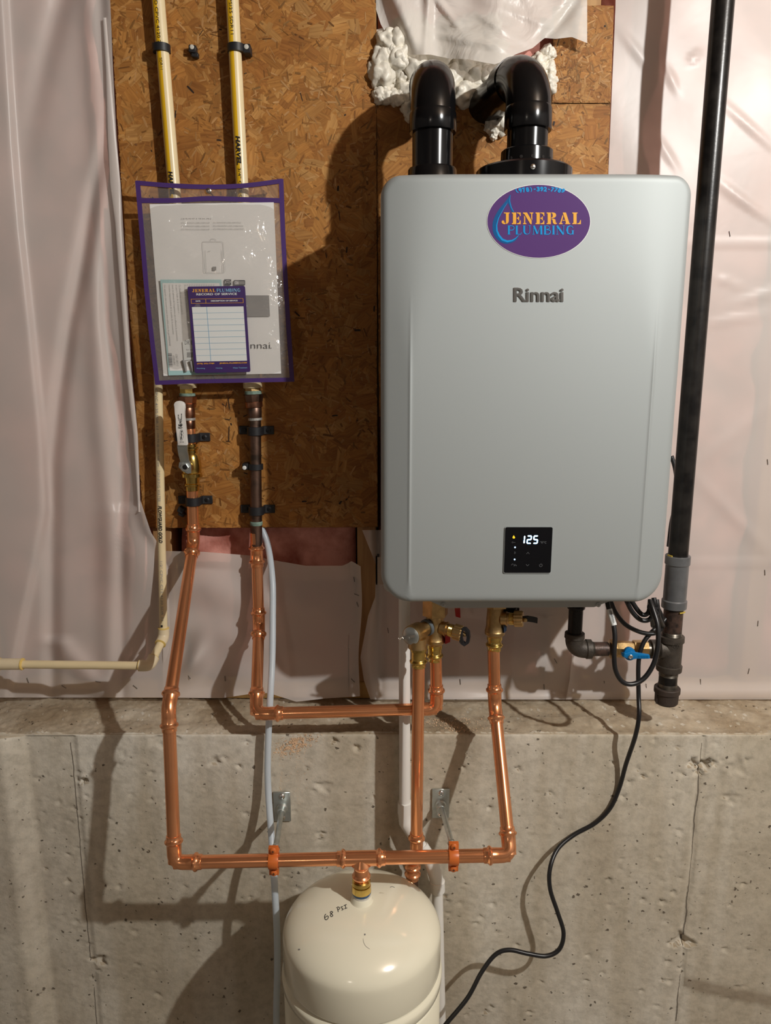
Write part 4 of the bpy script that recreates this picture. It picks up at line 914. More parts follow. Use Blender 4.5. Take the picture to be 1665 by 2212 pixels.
# ------------------------------------------------------------------ transition fittings under the pouch
TY = 1.4285
def transition(label, px0, px1, spec, group):
    A, B = at(px0, spec[0][0], TY), at(px1, spec[-1][1], TY); d = (B - A).normalized()
    r0 = root('transition_fitting', label, 'pipe fitting', B, group)
    for y0, y1, r_a, r_b, m, n, nm in spec:
        pa = A + d * ((zat(y0, TY) - A.z) / d.z); pb = A + d * ((zat(y1, TY) - A.z) / d.z); L = (pb - pa).length
        piece(nm, r0, M[m], lambda bm: lathe(bm, pa, d, [(0, r_a * .94), (L * .08, r_a), (L * .92, r_b), (L, r_b * .95)], n), angle=35)
transition('left brass and copper transition fitting below the pouch, above the white lever', 403, 411, [(826, 834, .0175, .0175, 'cpvc', 28, 'collar'), (833, 840, .0135, .0135, 'cpvc', 28, 'neck'), (839, 850, .0135, .0135, 'brass_bright', 6, 'hex_ring'), (849.5, 856, .0150, .0150, 'verdigris', 26, 'green_ring'), (855.5, 872, .0185, .0160, 'copper_brown', 8, 'nut'), (871.5, 880, .0165, .0150, 'copper_brown', 26, 'shoulder'), (879, 903, .0132, .0125, 'copper_brown', 26, 'sleeve'), (902.5, 908, .0130, .0128, 'solder', 26, 'solder_joint'), (907.5, 926, .0122, .0118, 'copper_brown', 26, 'lower_sleeve'), (925, 966, PR, PR, 'copper', 26, 'pipe')], 'transition fittings under the document pouch')
transition('right tarnished transition fitting below the pouch on the dark copper pipe', 545, 551, [(826, 838, .0178, .0178, 'cpvc', 28, 'collar'), (837.5, 845, .0150, .0150, 'brass', 6, 'hex_ring'), (844.5, 852, .0160, .0160, 'verdigris', 26, 'green_ring'), (851.5, 868, .0190, .0172, 'copper_old', 8, 'nut'), (867.5, 880, .0165, .0160, 'copper_brown', 26, 'shoulder'), (879.5, 903, .0142, .0132, 'copper_old', 26, 'sleeve'), (902.5, 908, .0134, .0134, 'solder', 26, 'solder_joint')], 'transition fittings under the document pouch')

# ------------------------------------------------------------------ hot line (second from left): old pipe, new press fittings, up to the hot valve
hot = root('copper_pipe_run', 'copper line, tarnished at the top, running behind the clear tube to the left valve', 'pipe', at(553, 1545, 1.27), 'copper pipe runs')
a0, a1 = at(550.5, 906, 1.4285), at(554, 1182, 1.4285)
pipe_between(hot, a0, a1, PR + .0004, 'copper_old', 'old_pipe')
piece('solder_patch', hot, M['verdigris'], lambda bm: lathe(bm, a0.lerp(a1, .79), (a1 - a0), [(0, .0117), (.001, .0123), (.007, .0123), (.008, .0117)], 26))
piece('bare_patch', hot, M['copper'], lambda bm: strip(bm, [a0.lerp(a1, .925) + V(math.sin(t), -math.cos(t), 0) * (PR + .0009) for t in [math.radians(q) for q in range(-80, 10, 10)]], .0008, V(0, 0, .022)))
c1 = at(554.5, 1199, 1.428); b1 = at(559, 1348, 1.412); b2 = at(553, 1542, 1.270); b3 = at(943, 1531, 1.270); b4 = at(941, 1420, 1.272)
coupling(hot, c1, (b1 - a1), .048); pipe_between(hot, c1, b1); pipe_between(hot, b1, b2); pipe_between(hot, b2, b3); pipe_between(hot, b3, b4)
elbow(hot, c1, b1, b2, .013, name='bend'); elbow(hot, b1, b2, b3, .030); elbow(hot, b2, b3, b4, .026)
# ------------------------------------------------------------------ cold line: from the ball valve, down, across over the tank, up to the cold valve
cold = root('copper_pipe_run', 'copper line running from the white lever valve down and across above the tank', 'pipe', at(377, 1862, 1.125), 'copper pipe runs')
k0 = at(414.5, 1050, 1.4285); k1 = at(418, 1170, 1.4285); k2 = at(364, 1532, 1.168); k3 = at(377, 1863, 1.122); k4 = at(1101, 1847, 1.108); k5 = at(1068.5, 1520, 1.262); k6 = at(1066, 1405, 1.275)
for a, b in ((k0, k1), (k1, k2), (k2, k3), (k5, k6), (k4, k5)): pipe_between(cold, a, b)
elbow(cold, k0, k1, k2, .016, name='bend'); elbow(cold, k1, k2, k3, .018, name='bend'); elbow(cold, k2, k3, k4, .027); elbow(cold, k3, k4, k5, .024); elbow(cold, k4, k5, k6, .016, name='bend')
tx = (780 - 377) / (1101 - 377); tc = k3.lerp(k4, .555)
tc = k3 + (k4 - k3) * ((at(780, 1853, 1.1145).x - k3.x) / (k4.x - k3.x)); dd = (k4 - k3).normalized(); Lt = .036
pipe_between(cold, k3, tc - dd * .02); pipe_between(cold, tc + dd * .02, k4)
bm = BM(); tube(bm, [tc - dd * Lt, tc + dd * Lt], PR + .0016, 28); press_end(bm, tc - dd * (Lt + .005), dd); press_end(bm, tc + dd * (Lt + .005), -dd)
lathe(bm, tc + V(0, 0, .002), (0, 0, -1), [(0, PR + .0016), (PR - .001, PR + .0080), (PR + .002, PR + .0045), (.020, PR + .0012), (.030, PR + .0012)], 28); tb = tc + V(0, 0, -.041); press_end(bm, tb - V(0, 0, .003), V(0, 0, 1))
part('tee', bm, M['copper'], cold)
piece('adapter', cold, M['brass_bright'], lambda bm: lathe(bm, tb + V(0, 0, .001), (0, 0, -1), [(0, PR + .002), (.002, PR + .0045), (.008, PR + .005), (.0095, PR + .003), (.0105, PR + .0052), (.022, PR + .0058), (.024, PR + .004), (.026, PR)], 24), angle=25)
TANKZ0 = tb.z - .022
# ------------------------------------------------------------------ relief line
rel = root('copper_pipe_run', 'straight copper discharge pipe hanging from the relief valve, behind the horizontal line', 'pipe', at(893, 1960, 1.235), 'copper pipe runs')
r1, r2 = at(904, 1432, 1.235), at(899.5, 1812, 1.235); r3 = at(891, 1880, 1.262)
pipe_between(rel, r1, r2); bm = BM(); press_end(bm, r2 - V(0, 0, -.012), V(0, 0, -1)); tube(bm, [r2 + V(0, 0, -.012), r2 + V(0, .002, -.03), r3 + V(0, 0, .02)], PR + .0012, 24); part('bend', bm, M['copper'], rel)
coupling(rel, r3, V(0, 0, -1), .036); pipe_between(rel, r3, r3 + V(0, .004, -.62), PR, 'copper_old')

# ------------------------------------------------------------------ two-hole straps
def two_hole(label, px, py, Yc, r, half=.034, h=.0165):
    A = at(px, py, Yc); A.y = Yc; yb = WALL - .0032; r0 = root('pipe_strap', label, 'pipe strap', V(A.x, WALL, A.z), 'black two-hole pipe straps'); rr = r + .0022
    pts = [V(A.x - half, yb, A.z), V(A.x - rr - .002, yb, A.z), V(A.x - rr, yb - .003, A.z)] + [V(A.x + rr * math.sin(t), Yc - rr * math.cos(t), A.z) for t in [math.radians(q) for q in range(-90, 91, 12)]] + [V(A.x + rr, yb - .003, A.z), V(A.x + rr + .002, yb, A.z), V(A.x + half, yb, A.z)]
    bm = BM(); strip(bm, pts, .0034, V(0, 0, h)); bevel(bm, .0008, 1); part('saddle', bm, M['strapblack'], r0)
    for s in (-1, 1):
        p = V(A.x + s * (half - .0105), yb - .0015, A.z); bm = BM(); lathe(bm, p, (0, -1, 0), [(0, .0047), (.0012, .0046), (.0022, .0032)], 16); sc = part('screw', bm, M['strapblack'], r0)
        bm = BM(); box(bm, p + V(0, -.0023, 0), (.0042, .0006, .0009)); box(bm, p + V(0, -.0023, 0), (.0009, .0006, .0042)); part('cross_slot', bm, M['iron'], sc, smooth=False)
two_hole('black two-hole strap behind the white valve lever', 411, 946, 1.4285, PR)
two_hole('black two-hole strap on bright copper just below the brass valve', 417, 1083, 1.4285, PR)
two_hole('upper black two-hole strap on the dark tarnished pipe', 550.5, 931, 1.4285, PR)
two_hole('lower black two-hole strap on the dark tarnished pipe', 553.5, 1103, 1.4285, PR)
def small_clip():
    A = at(552, 1008, 1.4285); r0 = root('pipe_clip', 'small black clip with a white nail between the straps of the dark pipe', 'pipe clip', V(A.x, WALL, A.z)); bm = BM()
    strip(bm, [A + V(math.sin(a), -math.cos(a), 0) * (PR + .0020) for a in [math.radians(d) for d in range(-120, 121, 12)]], .0030, V(0, 0, .011)); part('band', bm, M['strapblack'], r0)
    bm = BM(); box(bm, A + V(-PR - .008, .004, .0008), (.011, .024, .0125)); bevel(bm, .001, 1); part('nail_block', bm, M['strapblack'], r0)
    bm = BM(); lathe(bm, A + V(-PR - .009, -.0078, -.001), (0, -1, 0), [(-.001, .0040), (.001, .0040), (.0016, .0026)], 14); part('nail', bm, M['white'], r0, 'white nail head')
small_clip()

# ------------------------------------------------------------------ ball valve with the white lever
def ball_valve():
    A = at(411.5, 958, 1.4285); B = at(416, 1062, 1.4285); d = (B - A).normalized(); L = (B - A).length
    r0 = root('ball_valve', 'brass ball valve with a white vinyl lever on the wood board', 'valve', B)
    f = L / 104.0
    piece('body', r0, M['brass_bright'], lambda bm: lathe(bm, A, d, [(0, PR), (1 * f, PR + .0018), (7 * f, PR + .0020), (9 * f, PR + .0040), (12 * f, PR + .0040), (14 * f, PR + .0016), (20 * f, PR + .0014), (24 * f, PR + .0046), (32 * f, PR + .0062), (36 * f, PR + .0070), (46 * f, PR + .0080), (58 * f, PR + .0080), (62 * f, PR + .0070), (64 * f, PR + .0090), (71 * f, PR + .0090), (72 * f, PR + .0030), (82 * f, PR + .0022), (85 * f, PR + .0022), (87 * f, PR + .0042), (90 * f, PR + .0042), (92 * f, PR + .0020), (101 * f, PR + .0018), (102 * f, PR)], 26), angle=32)
    # stem comes towards the room and a little left; the lever lies in front of it
    s = at(399, 1009, 1.388); base = A + d * (51 * f)
    piece('stem', r0, M['brass'], lambda bm: tube(bm, [base, base + (s - base) * 1.0], .0095, 18)); dn = (s - base).normalized()
    e = V(1, 0, 0); e = (e - dn * e.dot(dn)).normalized(); u = dn.cross(e).normalized()
    if u.z < 0: u = -u
    # plate (hex cut), cranked neck, grip
    def lev(x, y, Y): return at(x, y, Y)
    bm = BM(); prism(bm, [lev(x, y, 1.386) for x, y in ((386, 1007), (387, 999), (392, 995), (409, 996), (412, 1003), (412.5, 1022), (406, 1023.5), (398, 1020), (386, 1010))], V(0, .004, 0)); part('lever_plate', bm, M['steel'], r0, smooth=False)
    piece('nut', r0, M['steel'], lambda bm: lathe(bm, lev(399.5, 1009, 1.386), (0, -1, 0), [(0, .0082), (.0045, .0082), (.0052, .0072)], 6), angle=20)
    piece('stem_end', r0, M['iron'], lambda bm: lathe(bm, lev(399.5, 1009, 1.3808), (0, -1, 0), [(-.002, .0046), (.0008, .0046), (.0010, .0030)], 16))
    secs = [(408.5, 998, 1.3845, 389.5), (407, 985, 1.376, 386), (404.5, 975, 1.370, 384), (404.5, 960, 1.3665, 382)]
    def plate_strip(secs, th, m, nm, rnd=.0):
        bm = BM(); prev = None
        for xr, y, Y, xl in secs:
            q = [bm.verts.new(lev(xl, y, Y)), bm.verts.new(lev(xr, y, Y)), bm.verts.new(lev(xr, y, Y) + V(0, th, 0)), bm.verts.new(lev(xl, y, Y) + V(0, th, 0))]
            if prev:
                for k in range(4): bm.faces.new((prev[k], prev[(k + 1) % 4], q[(k + 1) % 4], q[k]))
            else: bm.faces.new(q)
            prev = q
        bm.faces.new(prev[::-1])
        if rnd: bevel(bm, rnd, 2)
        return part(nm, bm, M[m], r0, angle=30)
    plate_strip(secs, .0032, 'steel', 'lever_neck')
    out = [(383, 962.5), (380, 925), (379.5, 905), (379, 893), (377, 884), (375, 876), (375.5, 872), (378, 868.5), (382, 866.5), (387, 866), (392, 867), (396.5, 869.5), (399, 873.5), (399, 880), (398, 890), (398, 898), (400, 916), (402.5, 940), (404.8, 960), (404, 962.5)]
    bm = BM(); prism(bm, [lev(x, y, 1.3635) for x, y in out], V(0, .0075, 0)); bevel(bm, .0013, 2); grip = part('lever_grip', bm, M['handlewhite'], r0, 'white vinyl grip with small black print')
    G = lambda x, y: lev(x, y, 1.3632)
    bm = BM(); stroke2(bm, ell(391.8, 940, 3.9, 12, 28), .45, G); part('oval_mark', bm, M['ink'], grip, smooth=False)
    bm = BM(); text_box(bm, 'ProPress', 390.0, 930.5, 393.8, 949.5, G, .05, rot=1); part('grip_print', bm, M['ink'], grip, smooth=False)
    bm = BM()
    for t, x0, y0, x1, y1, bo in (('NSF', 385.5, 916, 394, 921.8, .06), ('UPC', 387.5, 909.5, 392.5, 915.5, .05), ('CSA', 385.5, 904.5, 393, 909, .03), ('250 CWP', 384, 895.5, 386.2, 905, .05), ('600 WOG', 390.8, 893.6, 393, 904.6, .05), ('FIRST', 384.5, 922.8, 394.5, 926, .04), ('3/4 IN', 388.2, 954, 397, 955.8, .02)):
        text_box(bm, t, x0, y0, x1, y1, G, bo, rot=1 if x1 - x0 < 3 else 0)
    part('rating_print', bm, M['ink'], grip, smooth=False)
ball_valve()

# ------------------------------------------------------------------ valves under the heater
def union_valve(label, px, group, ys, Yv, rbody, handle):
    """ys: pixel heights of nut top, nut bottom, body top, body flare, body bottom, adapter mouth"""
    X = lambda y: at(px, y, Yv); top = X(ys[0]); r0 = root('isolation_valve', label, 'valve', X(ys[5]), group); Z = [zat(y, Yv) for y in ys]
    ax = V(top.x, Yv, 0); P = lambda z: V(ax.x, Yv, z)
    piece('union_nut', r0, M['brass'], lambda bm: lathe(bm, P(HB + .02), (0, 0, -1), [(0, .0235), (HB + .02 - Z[1] - .001, .0235), (HB + .02 - Z[1], .0215), (HB + .02 - Z[1] + .001, .015)], 6, phase=.3), angle=25)
    piece('body', r0, M['brass'], lambda bm: lathe(bm, P(Z[1] + .001), (0, 0, -1), [(0, .0145), ((Z[1] - Z[2]), rbody - .001), ((Z[1] - Z[3]) * .8, rbody - .001), ((Z[1] - Z[3]), rbody + .0006), ((Z[1] - Z[3]) + .001, rbody + .0012), ((Z[1] - Z[4]) - .004, rbody + .0012), ((Z[1] - Z[4]), rbody - .003), ((Z[1] - Z[4]) + .001, PR + .003)], 30), angle=25)
    piece('press_adapter', r0, M['brass_bright'], lambda bm: (lathe(bm, P(Z[4] + .002), (0, 0, -1), [(0, PR + .0030), (.008, PR + .0030), (.009, PR + .0018), (Z[4] - Z[5] - .016, PR + .0018)], 28), press_end(bm, P(Z[5]), V(0, 0, 1))))
    return r0, P, Z
def drain_port(r0, p, d, L, cap_r=.0135):
    d = d.normalized()
    piece('drain_port', r0, M['brass'], lambda bm: lathe(bm, p, d, [(0, .0120), (L * .35, .0120), (L * .36, .0135), (L * .45, .0135), (L * .46, .0105), (L * .75, .0105), (L, .0105)], 24), angle=25)
    piece('port_thread', r0, M['brass_bright'], lambda bm: lathe(bm, p + d * L * .62, d, [(k * .0011, .0112 + (.0006 if k % 2 else 0)) for k in range(10)], 22))
    bm = BM(); q = p + d * L; x, y = frame_of(d); n = 36; rings = []
    for t, dr in ((0, 0), (.014, 0), (.0155, -.0015)):
        rings.append([bm.verts.new(q + d * t + (x * math.cos(2 * math.pi * k / n) + y * math.sin(2 * math.pi * k / n)) * (cap_r + dr + (.0009 if k % 3 else -.0004))) for k in range(n)])
    for a, b in zip(rings, rings[1:]):
        for k in range(n): bm.faces.new((a[k], a[(k + 1) % n], b[(k + 1) % n], b[k]))
    bm.faces.new(rings[0][::-1]); bm.faces.new(rings[-1]); part('cap', bm, M['brass'], r0, angle=25)
    return q + d * .0155, x, y
VH = 1.272
hv, HP, HZ = union_valve('brass isolation valve with a red handle at the top of the left riser', 940, 'brass isolation valves under the heater', (1308, 1329, 1336, 1380, 1392, 1427), VH, .0172, 'red')
q, x_, y_ = drain_port(hv, HP(zat(1352, VH)) + V(.010, -.008, 0), V(.88, -.42, -.13), .026)
bm = BM(); f = V(.88, -.42, -.13).normalized(); s = V(.42, .9, 0).normalized() * 1
strip(bm, [q + f * .004 + V(-.004, -.002, .011), q + f * .006 + V(-.001, -.002, .012), q + f * .006 + V(.004, -.001, .006), q + f * .006 + V(.0055, 0, -.004), q + f * .005 + V(.005, 0, -.014), q + f * .004 + V(.001, -.001, -.018), q + f * .004 + V(-.005, -.002, -.013)], .0055, V(-.003, -.008, 0)); strip(bm, [q + f * .004 + V(-.006, -.003, .008), q + f * .004 + V(-.007, -.004, -.004), q + f * .004 + V(-.005, -.003, -.013)], .0065, V(-.002, -.007, 0)); part('cap_tether', bm, M['strapblack'], hv)
piece('tether_stud', hv, M['brass'], lambda bm: lathe(bm, q - f * .001, f, [(0, .004), (.0065, .004), (.008, .0025)], 12))
bm = BM(); prism(bm, [at(x, y, VH + .020) for x, y in ((980, 1300), (993, 1300), (994.5, 1335), (984, 1332))], V(0, .004, 0)); hd = part('handle_upper', bm, M['red'], hv, smooth=False)
bm = BM(); prism(bm, [at(x, y, VH - .012) for x, y in ((963, 1368), (973.5, 1362), (972, 1387), (962.5, 1391))], V(0, .005, 0)); prism(bm, [at(x, y, VH - .010) for x, y in ((961.5, 1365), (964, 1364), (963.5, 1391), (961, 1391))], V(0, .012, 0)); part('handle_lower', bm, M['red'], hv, smooth=False)
cv, CP, CZ = union_valve('brass isolation valve with a dark blue handle at the top of the right riser', 1070.5, 'brass isolation valves under the heater', (1300, 1310, 1342, 1362, 1374, 1404), 1.277, .0172, 'blue')
q, x_, y_ = drain_port(cv, CP(zat(1334, 1.277)) + V(.010, -.006, 0), V(.93, -.30, .10), .024)
f = V(.93, -.30, .10).normalized(); bm = BM(); strip(bm, [q + f * .003 + V(-.004, -.001, 0), q + f * .005 + V(.002, -.001, .001), q + f * .006 + V(.012, -.001, -.001), q + f * .006 + V(.019, 0, -.003)], .0035, V(0, -.001, .010)); part('cap_tether', bm, M['strapblack'], cv)
piece('tether_stud', cv, M['brass'], lambda bm: lathe(bm, q - f * .001, V(.45, -.88, 0), [(0, .004), (.0085, .0038), (.0098, .0025)], 12))
bm = BM(); prism(bm, [at(x, y, 1.262) for x, y in ((1088, 1348), (1094.5, 1344), (1094, 1362), (1088, 1368))], V(0, .006, 0)); part('handle_lower', bm, M['darkblue'], cv, smooth=False)
bm = BM(); box(bm, at(1100, 1316, 1.285), (.034, .012, .008)); ball(bm, at(1112.5, 1316, 1.272), .0034, 8, 6); part('handle_upper', bm, M['black'], cv, smooth=False)

def relief_valve():
    c = at(893, 1371, 1.235); r0 = root('relief_valve', 'brass pressure relief valve with a round metal test plate, left of the red-handled valve', 'valve', at(904, 1440, 1.235))
    d = V(-.52, -.82, .02).normalized(); axd = at(904, 1395, 1.235); 
    piece('bonnet', r0, M['brass'], lambda bm: lathe(bm, c - d * .020, d, [(-.006, .012), (0, .0175), (.018, .0185), (.026, .0180), (.029, .0172), (.0292, .014)], 30), angle=30)
    bm = BM(); lathe(bm, c + d * .0090, d, [(-.001, .0162), (.0004, .0162), (.0016, .0150), (.0032, .009), (.0036, .004)], 30); tp = part('test_plate', bm, M['steel'], r0, 'round stamped metal plate with a wire lever')
    pl = c + d * .0125; x = V(.82, -.52, 0); bm = BM(); strip(bm, [pl + x * .011 + d * .001 + V(0, 0, .004), pl + x * .004 + d * .004 + V(0, 0, .002), pl - x * .006 + d * .005 + V(0, 0, -.001), pl - x * .016 + d * .006 + V(0, 0, -.004)], .0012, V(0, 0, .0055)); tube(bm, [pl + V(0, 0, -.002), pl + d * .006 + V(0, 0, -.002)], .0028, 10)
    tube(bm, [pl + x * t * .005 - x * .015 + d * .006 + V(0, 0, -.004 + .003 * math.sin(t * 3)) for t in [-1, -.6, -.2, .2, .6, 1]], .0011, 6); part('test_lever', bm, M['chrome'], tp)
    # the side arm back to the hot valve, with its grey sealing ring
    h = HP(zat(1348, VH)) + V(-.006, -.004, 0); dv = (h - c).normalized()
    piece('arm', r0, M['brass'], lambda bm: lathe(bm, c, dv, [(0, .0150), (.012, .0150), (.020, .0125), ((h - c).length - .012, .0125)], 26), angle=30)
    piece('sealing_ring', r0, M['greyseal'], lambda bm: lathe(bm, h - dv * .016, dv, [(0, .0140), (.001, .0152), (.006, .0152), (.007, .0140)], 28))
    za, zb = axd.z, zat(1440, 1.235)
    piece('outlet', r0, M['brass'], lambda bm: lathe(bm, V(axd.x - .002, 1.235, c.z - .006), (0, 0, -1), [(0, .0150), (.010, .0155), (.0155, .0165), (.018, .0168), (.019, .0140)], 28), angle=30)
    piece('press_adapter', r0, M['brass_bright'], lambda bm: (lathe(bm, V(axd.x, 1.235, c.z - .024), (0, 0, -1), [(0, PR + .0036), (.005, PR + .0040), (.006, PR + .0022), (c.z - .024 - zb - .016, PR + .0020)], 26), press_end(bm, V(axd.x, 1.235, zb), V(0, 0, 1))))
relief_valve()

# ------------------------------------------------------------------ gas line
GY, GR = 1.325, 0.0177
def gz(y): return zat(y, GY)
gx = at(1463, 1215, GY).x
gas = root('gas_pipe', 'tall black iron gas pipe with grey coupling and capped drip leg beside the heater', 'pipe', V(gx, GY, gz(1527)))
G = lambda z: V(gx, GY, z)
bm = BM(); tube(bm, [G(2.735), G(gz(1206))], GR, 32); part('pipe', bm, M['iron'], gas)
zc0, zc1 = gz(1204), gz(1316); Lc = zc0 - zc1
piece('coupling', gas, M['greycoup'], lambda bm: lathe(bm, G(zc0 + .004), (0, 0, -1), [(0, GR + .001), (0, GR + .0040), (.0008, GR + .0048), (.016, GR + .0048), (.018, GR + .0030), (Lc - .016, GR + .0030), (Lc - .014, GR + .0050), (Lc, GR + .0050), (Lc + .0008, GR + .004), (Lc + .001, GR)], 36), 'grey metal coupling', angle=30)
piece('tape_scrap', gas, M['yellowtape'], lambda bm: (strip(bm, [G(zc0 + .0045) + V(math.sin(t) * (GR + .003), -math.cos(t) * (GR + .003), 0) for t in [math.radians(q) for q in (-80, -65, -50)]], .002, V(0, 0, .004)), strip(bm, [G(zc1 - .001) + V(math.sin(t) * (GR + .003), -math.cos(t) * (GR + .003), 0) for t in [math.radians(q) for q in (10, 30, 50)]], .002, V(0, 0, .002))))
zt0, zt1 = gz(1378), gz(1448)
piece('nipple', gas, M['rustiron'], lambda bm: tube(bm, [G(zc1), G(zt0 - .004)], GR, 30))
def threads(bm, z0, z1, r): n = 9; lathe(bm, G(z0), (0, 0, -1), [((z0 - z1) * k / n, r + (.0005 if k % 2 else 0)) for k in range(n + 1)], 28)
piece('thread', gas, M['thread'], lambda bm: threads(bm, gz(1364), gz(1373), GR))
zm = gz(1402)
def tee(bm):
    lathe(bm, G(gz(1372)), (0, 0, -1), [(0, GR + .001), (.001, GR + .0058), (.011, GR + .0062), (.0125, GR + .0036), (gz(1372) - gz(1448) - .0125, GR + .0036), (gz(1372) - gz(1448) - .011, GR + .0062), (gz(1372) - gz(1448) - .001, GR + .0058), (gz(1372) - gz(1448), GR)], 32)
    lathe(bm, G(zm), (-1, 0, 0), [(0, GR + .003), (.022, GR + .001), (.026, .0145), (.027, .0180), (.038, .0180), (.0385, .013)], 28)
bm = BM(); tee(bm); te = part('tee', bm, M['castiron'], gas, angle=32)
piece('cast_mark', gas, M['castiron'], lambda bm: (box(bm, G(gz(1390)) + V(.002, -GR - .0036, 0), (.009, .0016, .0014)), box(bm, G(gz(1432)) + V(.002, -GR - .0036, 0), (.008, .0016, .0014))))
bm = BM(); L_ = (CAM.z); uv, fs = text_data('CHINA', .02); zz = gz(1383); put_faces(bm, [V(gx + math.sin(a) * (GR + .0065), GY - math.cos(a) * (GR + .0065), zz + (v - .5) * .006) for u, v in uv for a in [(-.25 + u * .75)]], fs); part('cast_lettering', bm, M['thread'], te, smooth=False)
piece('drip_nipple', gas, M['iron'], lambda bm: tube(bm, [G(zt1 - .002), G(gz(1492))], GR - .0006, 30))
piece('thread', gas, M['thread'], lambda bm: threads(bm, gz(1448), gz(1458), GR - .0004)); piece('thread', gas, M['thread'], lambda bm: threads(bm, gz(1475), gz(1490), GR - .0004))
zk = gz(1484)
piece('cap', gas, M['capiron'], lambda bm: lathe(bm, G(zk), (0, 0, -1), [(0, GR), (0, GR + .0055), (.001, GR + .0064), (.010, GR + .0064), (.0125, GR + .0042), (.030, GR + .0038), (.033, GR + .0015), (.0335, GR - .004)], 32), angle=32)
bm = BM(); box(bm, G(zk - .02) + V(-GR - .0025, -.006, 0), (.003, .004, .022)); part('cap_rib', bm, M['capiron'], gas)
# branch to the heater: valve, nipple, elbow, riser
bra = root('gas_branch', 'short iron gas branch with an elbow from the heater underside to the blue-handled valve', 'pipe', at(1244, 1412, GY))
ex = at(1240, 1390, GY).x; zl = zm; E = V(ex, GY, zl); r_s = .0134
piece('riser', bra, M['iron'], lambda bm: tube(bm, [V(ex, GY, HB + .015), E + V(0, 0, .018)], r_s, 26)); piece('collar', bra, M['iron'], lambda bm: lathe(bm, V(ex, GY, gz(1309)), (0, 0, -1), [(0, .0165), (.004, .0165), (.006, r_s)], 26))
xr = at(1306, 1400, GY).x
piece('nipple', bra, M['rustiron'], lambda bm: tube(bm, [E + V(.018, 0, 0), V(xr + .006, GY, zl)], r_s, 26))
bm = BM(); pts = arc_corner(E + V(0, 0, .05), E, E + V(.05, 0, 0), .021, 9); tube(bm, [E + V(0, 0, .024)] + pts + [E + V(.024, 0, 0)], r_s + .0036, 28)
lathe(bm, E + V(0, 0, .033), (0, 0, -1), [(0, r_s), (.0006, r_s + .0050), (.010, r_s + .0054), (.012, r_s + .0034)], 28); lathe(bm, E + V(.033, 0, 0), (-1, 0, 0), [(0, r_s), (.0006, r_s + .0050), (.010, r_s + .0054), (.012, r_s + .0034)], 28); part('elbow', bm, M['castiron'], bra, angle=32)
piece('thread', bra, M['thread'], lambda bm: lathe(bm, E + V(.033, 0, 0), (1, 0, 0), [(k * .0008, r_s + (.0006 if k % 2 else .0001)) for k in range(6)], 24))
gv = root('gas_valve', 'brass gas valve with a bright blue lever beside the tee', 'valve', V(at(1360, 1412, GY).x, GY, gz(1425)))
xa, xb = at(1316, 1400, GY).x, at(1398, 1400, GY).x; LL = xb - xa
piece('body', gv, M['brass'], lambda bm: lathe(bm, V(xa, GY, zl), (1, 0, 0), [(0, r_s), (.001, .0180), (.011, .0185), (.013, .0150), (.020, .0162), (.026, .0160), (LL * .55, .0150), (LL * .62, .0140), (LL * .63, .0170), (LL - .001, .0170), (LL, .013)], 8, phase=.39), angle=25)
piece('nipple', gv, M['thread'], lambda bm: tube(bm, [V(xb - .004, GY, zl), V(gx - .036, GY, zl)], r_s - .0008, 24))
hc = at(1361, 1415, GY - .026); piece('stem', gv, M['brass'], lambda bm: tube(bm, [V(hc.x, GY, hc.z), hc], .008, 16))
HF = lambda x, y: at(x, y, GY - .034)
bm = BM(); prism(bm, [HF(*p) for p in ell(1360.5, 1413.5, 13, 13.8, 28)], V(0, .008, 0)); bevel(bm, .0012, 2); hub = part('lever_hub', bm, M['bluehandle'], gv, 'round blue lever hub')
bm = BM(); prism(bm, [HF(*p) for p in ((1341, 1408.5), (1350, 1410), (1362, 1406), (1374, 1409), (1390, 1411.5), (1402, 1413.5), (1403, 1422), (1390, 1422.5), (1374, 1422), (1362, 1424), (1350, 1420), (1343, 1417.5))], V(0, .0055, 0)); bmesh.ops.translate(bm, verts=bm.verts[:], vec=V(0, -.003, 0)); bevel(bm, .0012, 2); part('lever', bm, M['bluehandle'], gv, 'bright blue lever')
for k in range(7):
    bm = BM(); box(bm, HF(1378 + 3.4 * k, 1417.4) + V(0, -.0033, 0), (.0010, .0012, .0052)); part('grip_rib', bm, M['bluehandle'], gv, smooth=False)
piece('pivot', gv, M['chrome'], lambda bm: lathe(bm, HF(1360.5, 1417) + V(0, -.0025, 0), (0, -1, 0), [(0, .0042), (.0022, .0042), (.0028, .0034), (.0020, .0026)], 16))

# ------------------------------------------------------------------ white condensate pipe
con = root('drain_pipe', 'white plastic drain pipe jogging right behind the copper, beside the tank', 'pipe', at(952, 2230, 1.285)); CY, CRD = 1.2935, .0107
w0, w1, w2, w3, w4, w5 = at(873, 1309, CY), at(874, 1736, CY), at(875.5, 1775, CY), at(932, 1862, CY - .02), at(944, 1905, CY - .02), at(953, 2280, CY - .03); w5 = w4 + (w5 - w4) * ((w4.z - .004) / (w4.z - w5.z))
w0.z = HB + .01
pipe_between(con, w0, w1, CRD, 'pvc'); piece('socket', con, M['pvc'], lambda bm: lathe(bm, V(w0.x, CY, HB + .012), (0, 0, -1), [(0, .0155), (.032, .0155), (.0335, .0145), (.034, CRD)], 28))
piece('angle_fitting', con, M['pvc'], lambda bm: (lathe(bm, w1 + V(0, 0, .004), (0, 0, -1), [(0, CRD), (.0006, CRD + .0030), (.024, CRD + .0030)], 28), tube(bm, [w1 + V(0, 0, -.012), w2, w2.lerp(w3, .5)], [CRD + .003, CRD + .0028, CRD + .0020], 28)))
pipe_between(con, w2, w3, CRD, 'pvc')
